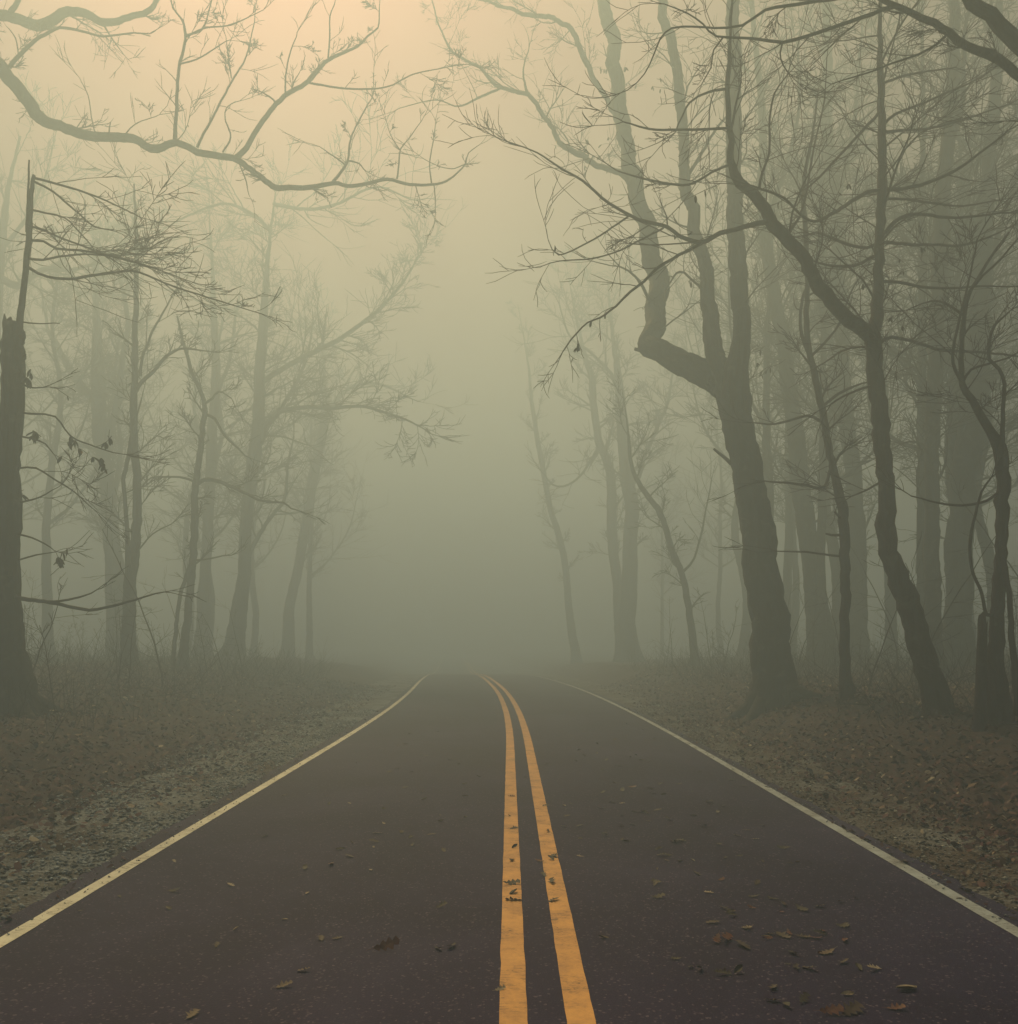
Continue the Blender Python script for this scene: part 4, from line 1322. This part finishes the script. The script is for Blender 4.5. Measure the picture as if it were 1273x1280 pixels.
z8('690,678 740,680 780,605 690,600 475,523 625,547 665,808 230,680 600,415 360,312 540,355 400,490 515,645 665,840 845,655', 'brown')
z8('845,685 315,308 525,690 85,492', 'red')
z8('635,680 603,657 505,570 620,437 290,348 145,406 185,480 50,283 140,352 440,490 470,492', 'pale')
z8('590,702 755,760', 'brown')
z8('800,720', 'tan')
z8('100,355 105,418 120,490 115,545 10,575 15,460 15,490 20,410 10,380 75,170 100,250 14,330', 'dark')
z8('120,590 95,527 190,170 230,200 270,190 300,180 250,240 200,230 330,240 370,225 350,190 240,265 310,215 280,255 180,140 215,150 250,150 160,180 385,300 300,150 340,165 205,180', 'dark')
z7('1125,705 1090,710 420,610 435,567 835,463 1100,605 760,510 820,350 1090,393 970,270 1050,320 660,430 1010,200 1090,170 1060,230 1150,300 990,205 1040,190 1120,240 1165,330', 'dark')
z7('800,685 840,684 1075,425 1105,466 940,422 1000,420 710,328 1030,270 870,480 540,702', 'brown')
z7('825,500', 'red')
z7('580,665 700,638 575,552 435,493 925,517 930,457 870,348 955,398 1245,812 765,572', 'pale')
z7('757,765', 'tan')
for s in ((150, 1122), (100, 1140), (300, 1005), (376, 952), (440, 918)):
    drop_leaf(s[0], s[1], 'dark', 0.45)
for s in ((915, 962), (960, 985), (1060, 1040), (1130, 1078), (1200, 1124), (870, 935)):
    drop_leaf(s[0], s[1], 'brown', 0.6)

for k in range(46):                          # the loose drift along the right lane
    drop_leaf(rng.gauss(800, 70) + 0, rng.uniform(905, 1075), rng.choice(('dark', 'dark', 'brown')), rng.uniform(0.5, 0.9))
for k in range(34):
    drop_leaf(rng.uniform(820, 1080), rng.uniform(1070, 1225), rng.choice(('dark', 'dark', 'red', 'brown')), rng.uniform(0.35, 0.7))
for k in range(18):
    drop_leaf(rng.gauss(510, 60), rng.uniform(915, 1060), rng.choice(('dark', 'dark', 'brown')), rng.uniform(0.5, 0.8))

# ------------------------------------------------------------------ sticks on the banks
def stick_mesh(seed):
    rng = random.Random(seed)
    tb = Tubes()
    L = rng.uniform(0.7, 1.6)
    pts, rad = [], []
    p, d = Vector((-L / 2, 0, 0.02)), Vector((1, 0, 0))
    for i in range(9):
        pts.append(p.copy())
        rad.append(0.020 * (1 - 0.09 * i))
        d = (d + Vector((0, rng.uniform(-.3, .3), rng.uniform(-.08, .08)))).normalized()
        p = p + d * L / 8
    tb.add(pts, rad, 7)
    for i in (3, 5, 6):
        q, e = pts[i].copy(), Vector((0.8, rng.choice((-1, 1)) * 0.8, rng.uniform(0, .35))).normalized()
        pp, rr = [], []
        for k in range(5):
            pp.append(q.copy())
            rr.append(0.010 * (1 - 0.18 * k))
            q = q + e * L * 0.09
            e = (e + Vector((rng.uniform(-.2, .2), rng.uniform(-.2, .2), -0.05))).normalized()
        tb.add(pp, rr, 5)
    me = tb.build('fallen_branch', (0, 0, 0))
    me.materials.append(M_BARK)
    return me
STICKS = [stick_mesh(700 + i) for i in range(4)]
for k in range(22):
    sg = 1 if k % 2 else -1
    y = rng.uniform(8, 20)
    x = road_cx(y) + sg * rng.uniform(5.2, 9.5)
    o = bpy.data.objects.new('fallen_branch', STICKS[k % 4])
    o.location = (x, y, ground_z(x, y) + 0.03)
    o.rotation_euler = (0, 0, rng.uniform(0, 6.28))
    s_ = rng.uniform(0.6, 1.1)
    o.scale = (s_, s_, s_)
    COL.objects.link(o)
    thing(o, 'bare stick lying in the leaf litter on the bank %s of the road' % ('right' if sg > 0 else 'left'), 'stick',
          'sticks on the %s bank' % ('right' if sg > 0 else 'left'))


# ------------------------------------------------------------------ haze (after the structure it wraps)
def build_haze():
    lo, hi = HAZE['lo'], HAZE['hi']
    V = [(x, y, z) for z in (lo[2], hi[2]) for y in (lo[1], hi[1]) for x in (lo[0], hi[0])]
    Fq = np.array([(0, 2, 3, 1), (4, 5, 7, 6), (0, 1, 5, 4), (2, 6, 7, 3), (0, 4, 6, 2), (1, 3, 7, 5)])
    me = mesh_from_arrays('haze', np.array(V), [Fq], smooth=False)
    m = bpy.data.materials.new('haze')
    m.use_nodes = True
    nt = m.node_tree
    nt.nodes.clear()
    out = nt.nodes.new('ShaderNodeOutputMaterial')
    pv = nt.nodes.new('ShaderNodeVolumePrincipled')
    pv.inputs['Color'].default_value = (*HAZE['color'], 1)
    pv.inputs['Density'].default_value = HAZE['density']
    pv.inputs['Anisotropy'].default_value = HAZE['aniso']
    nt.links.new(pv.outputs[0], out.inputs['Volume'])
    stuff(link('haze', me, m))
build_haze()
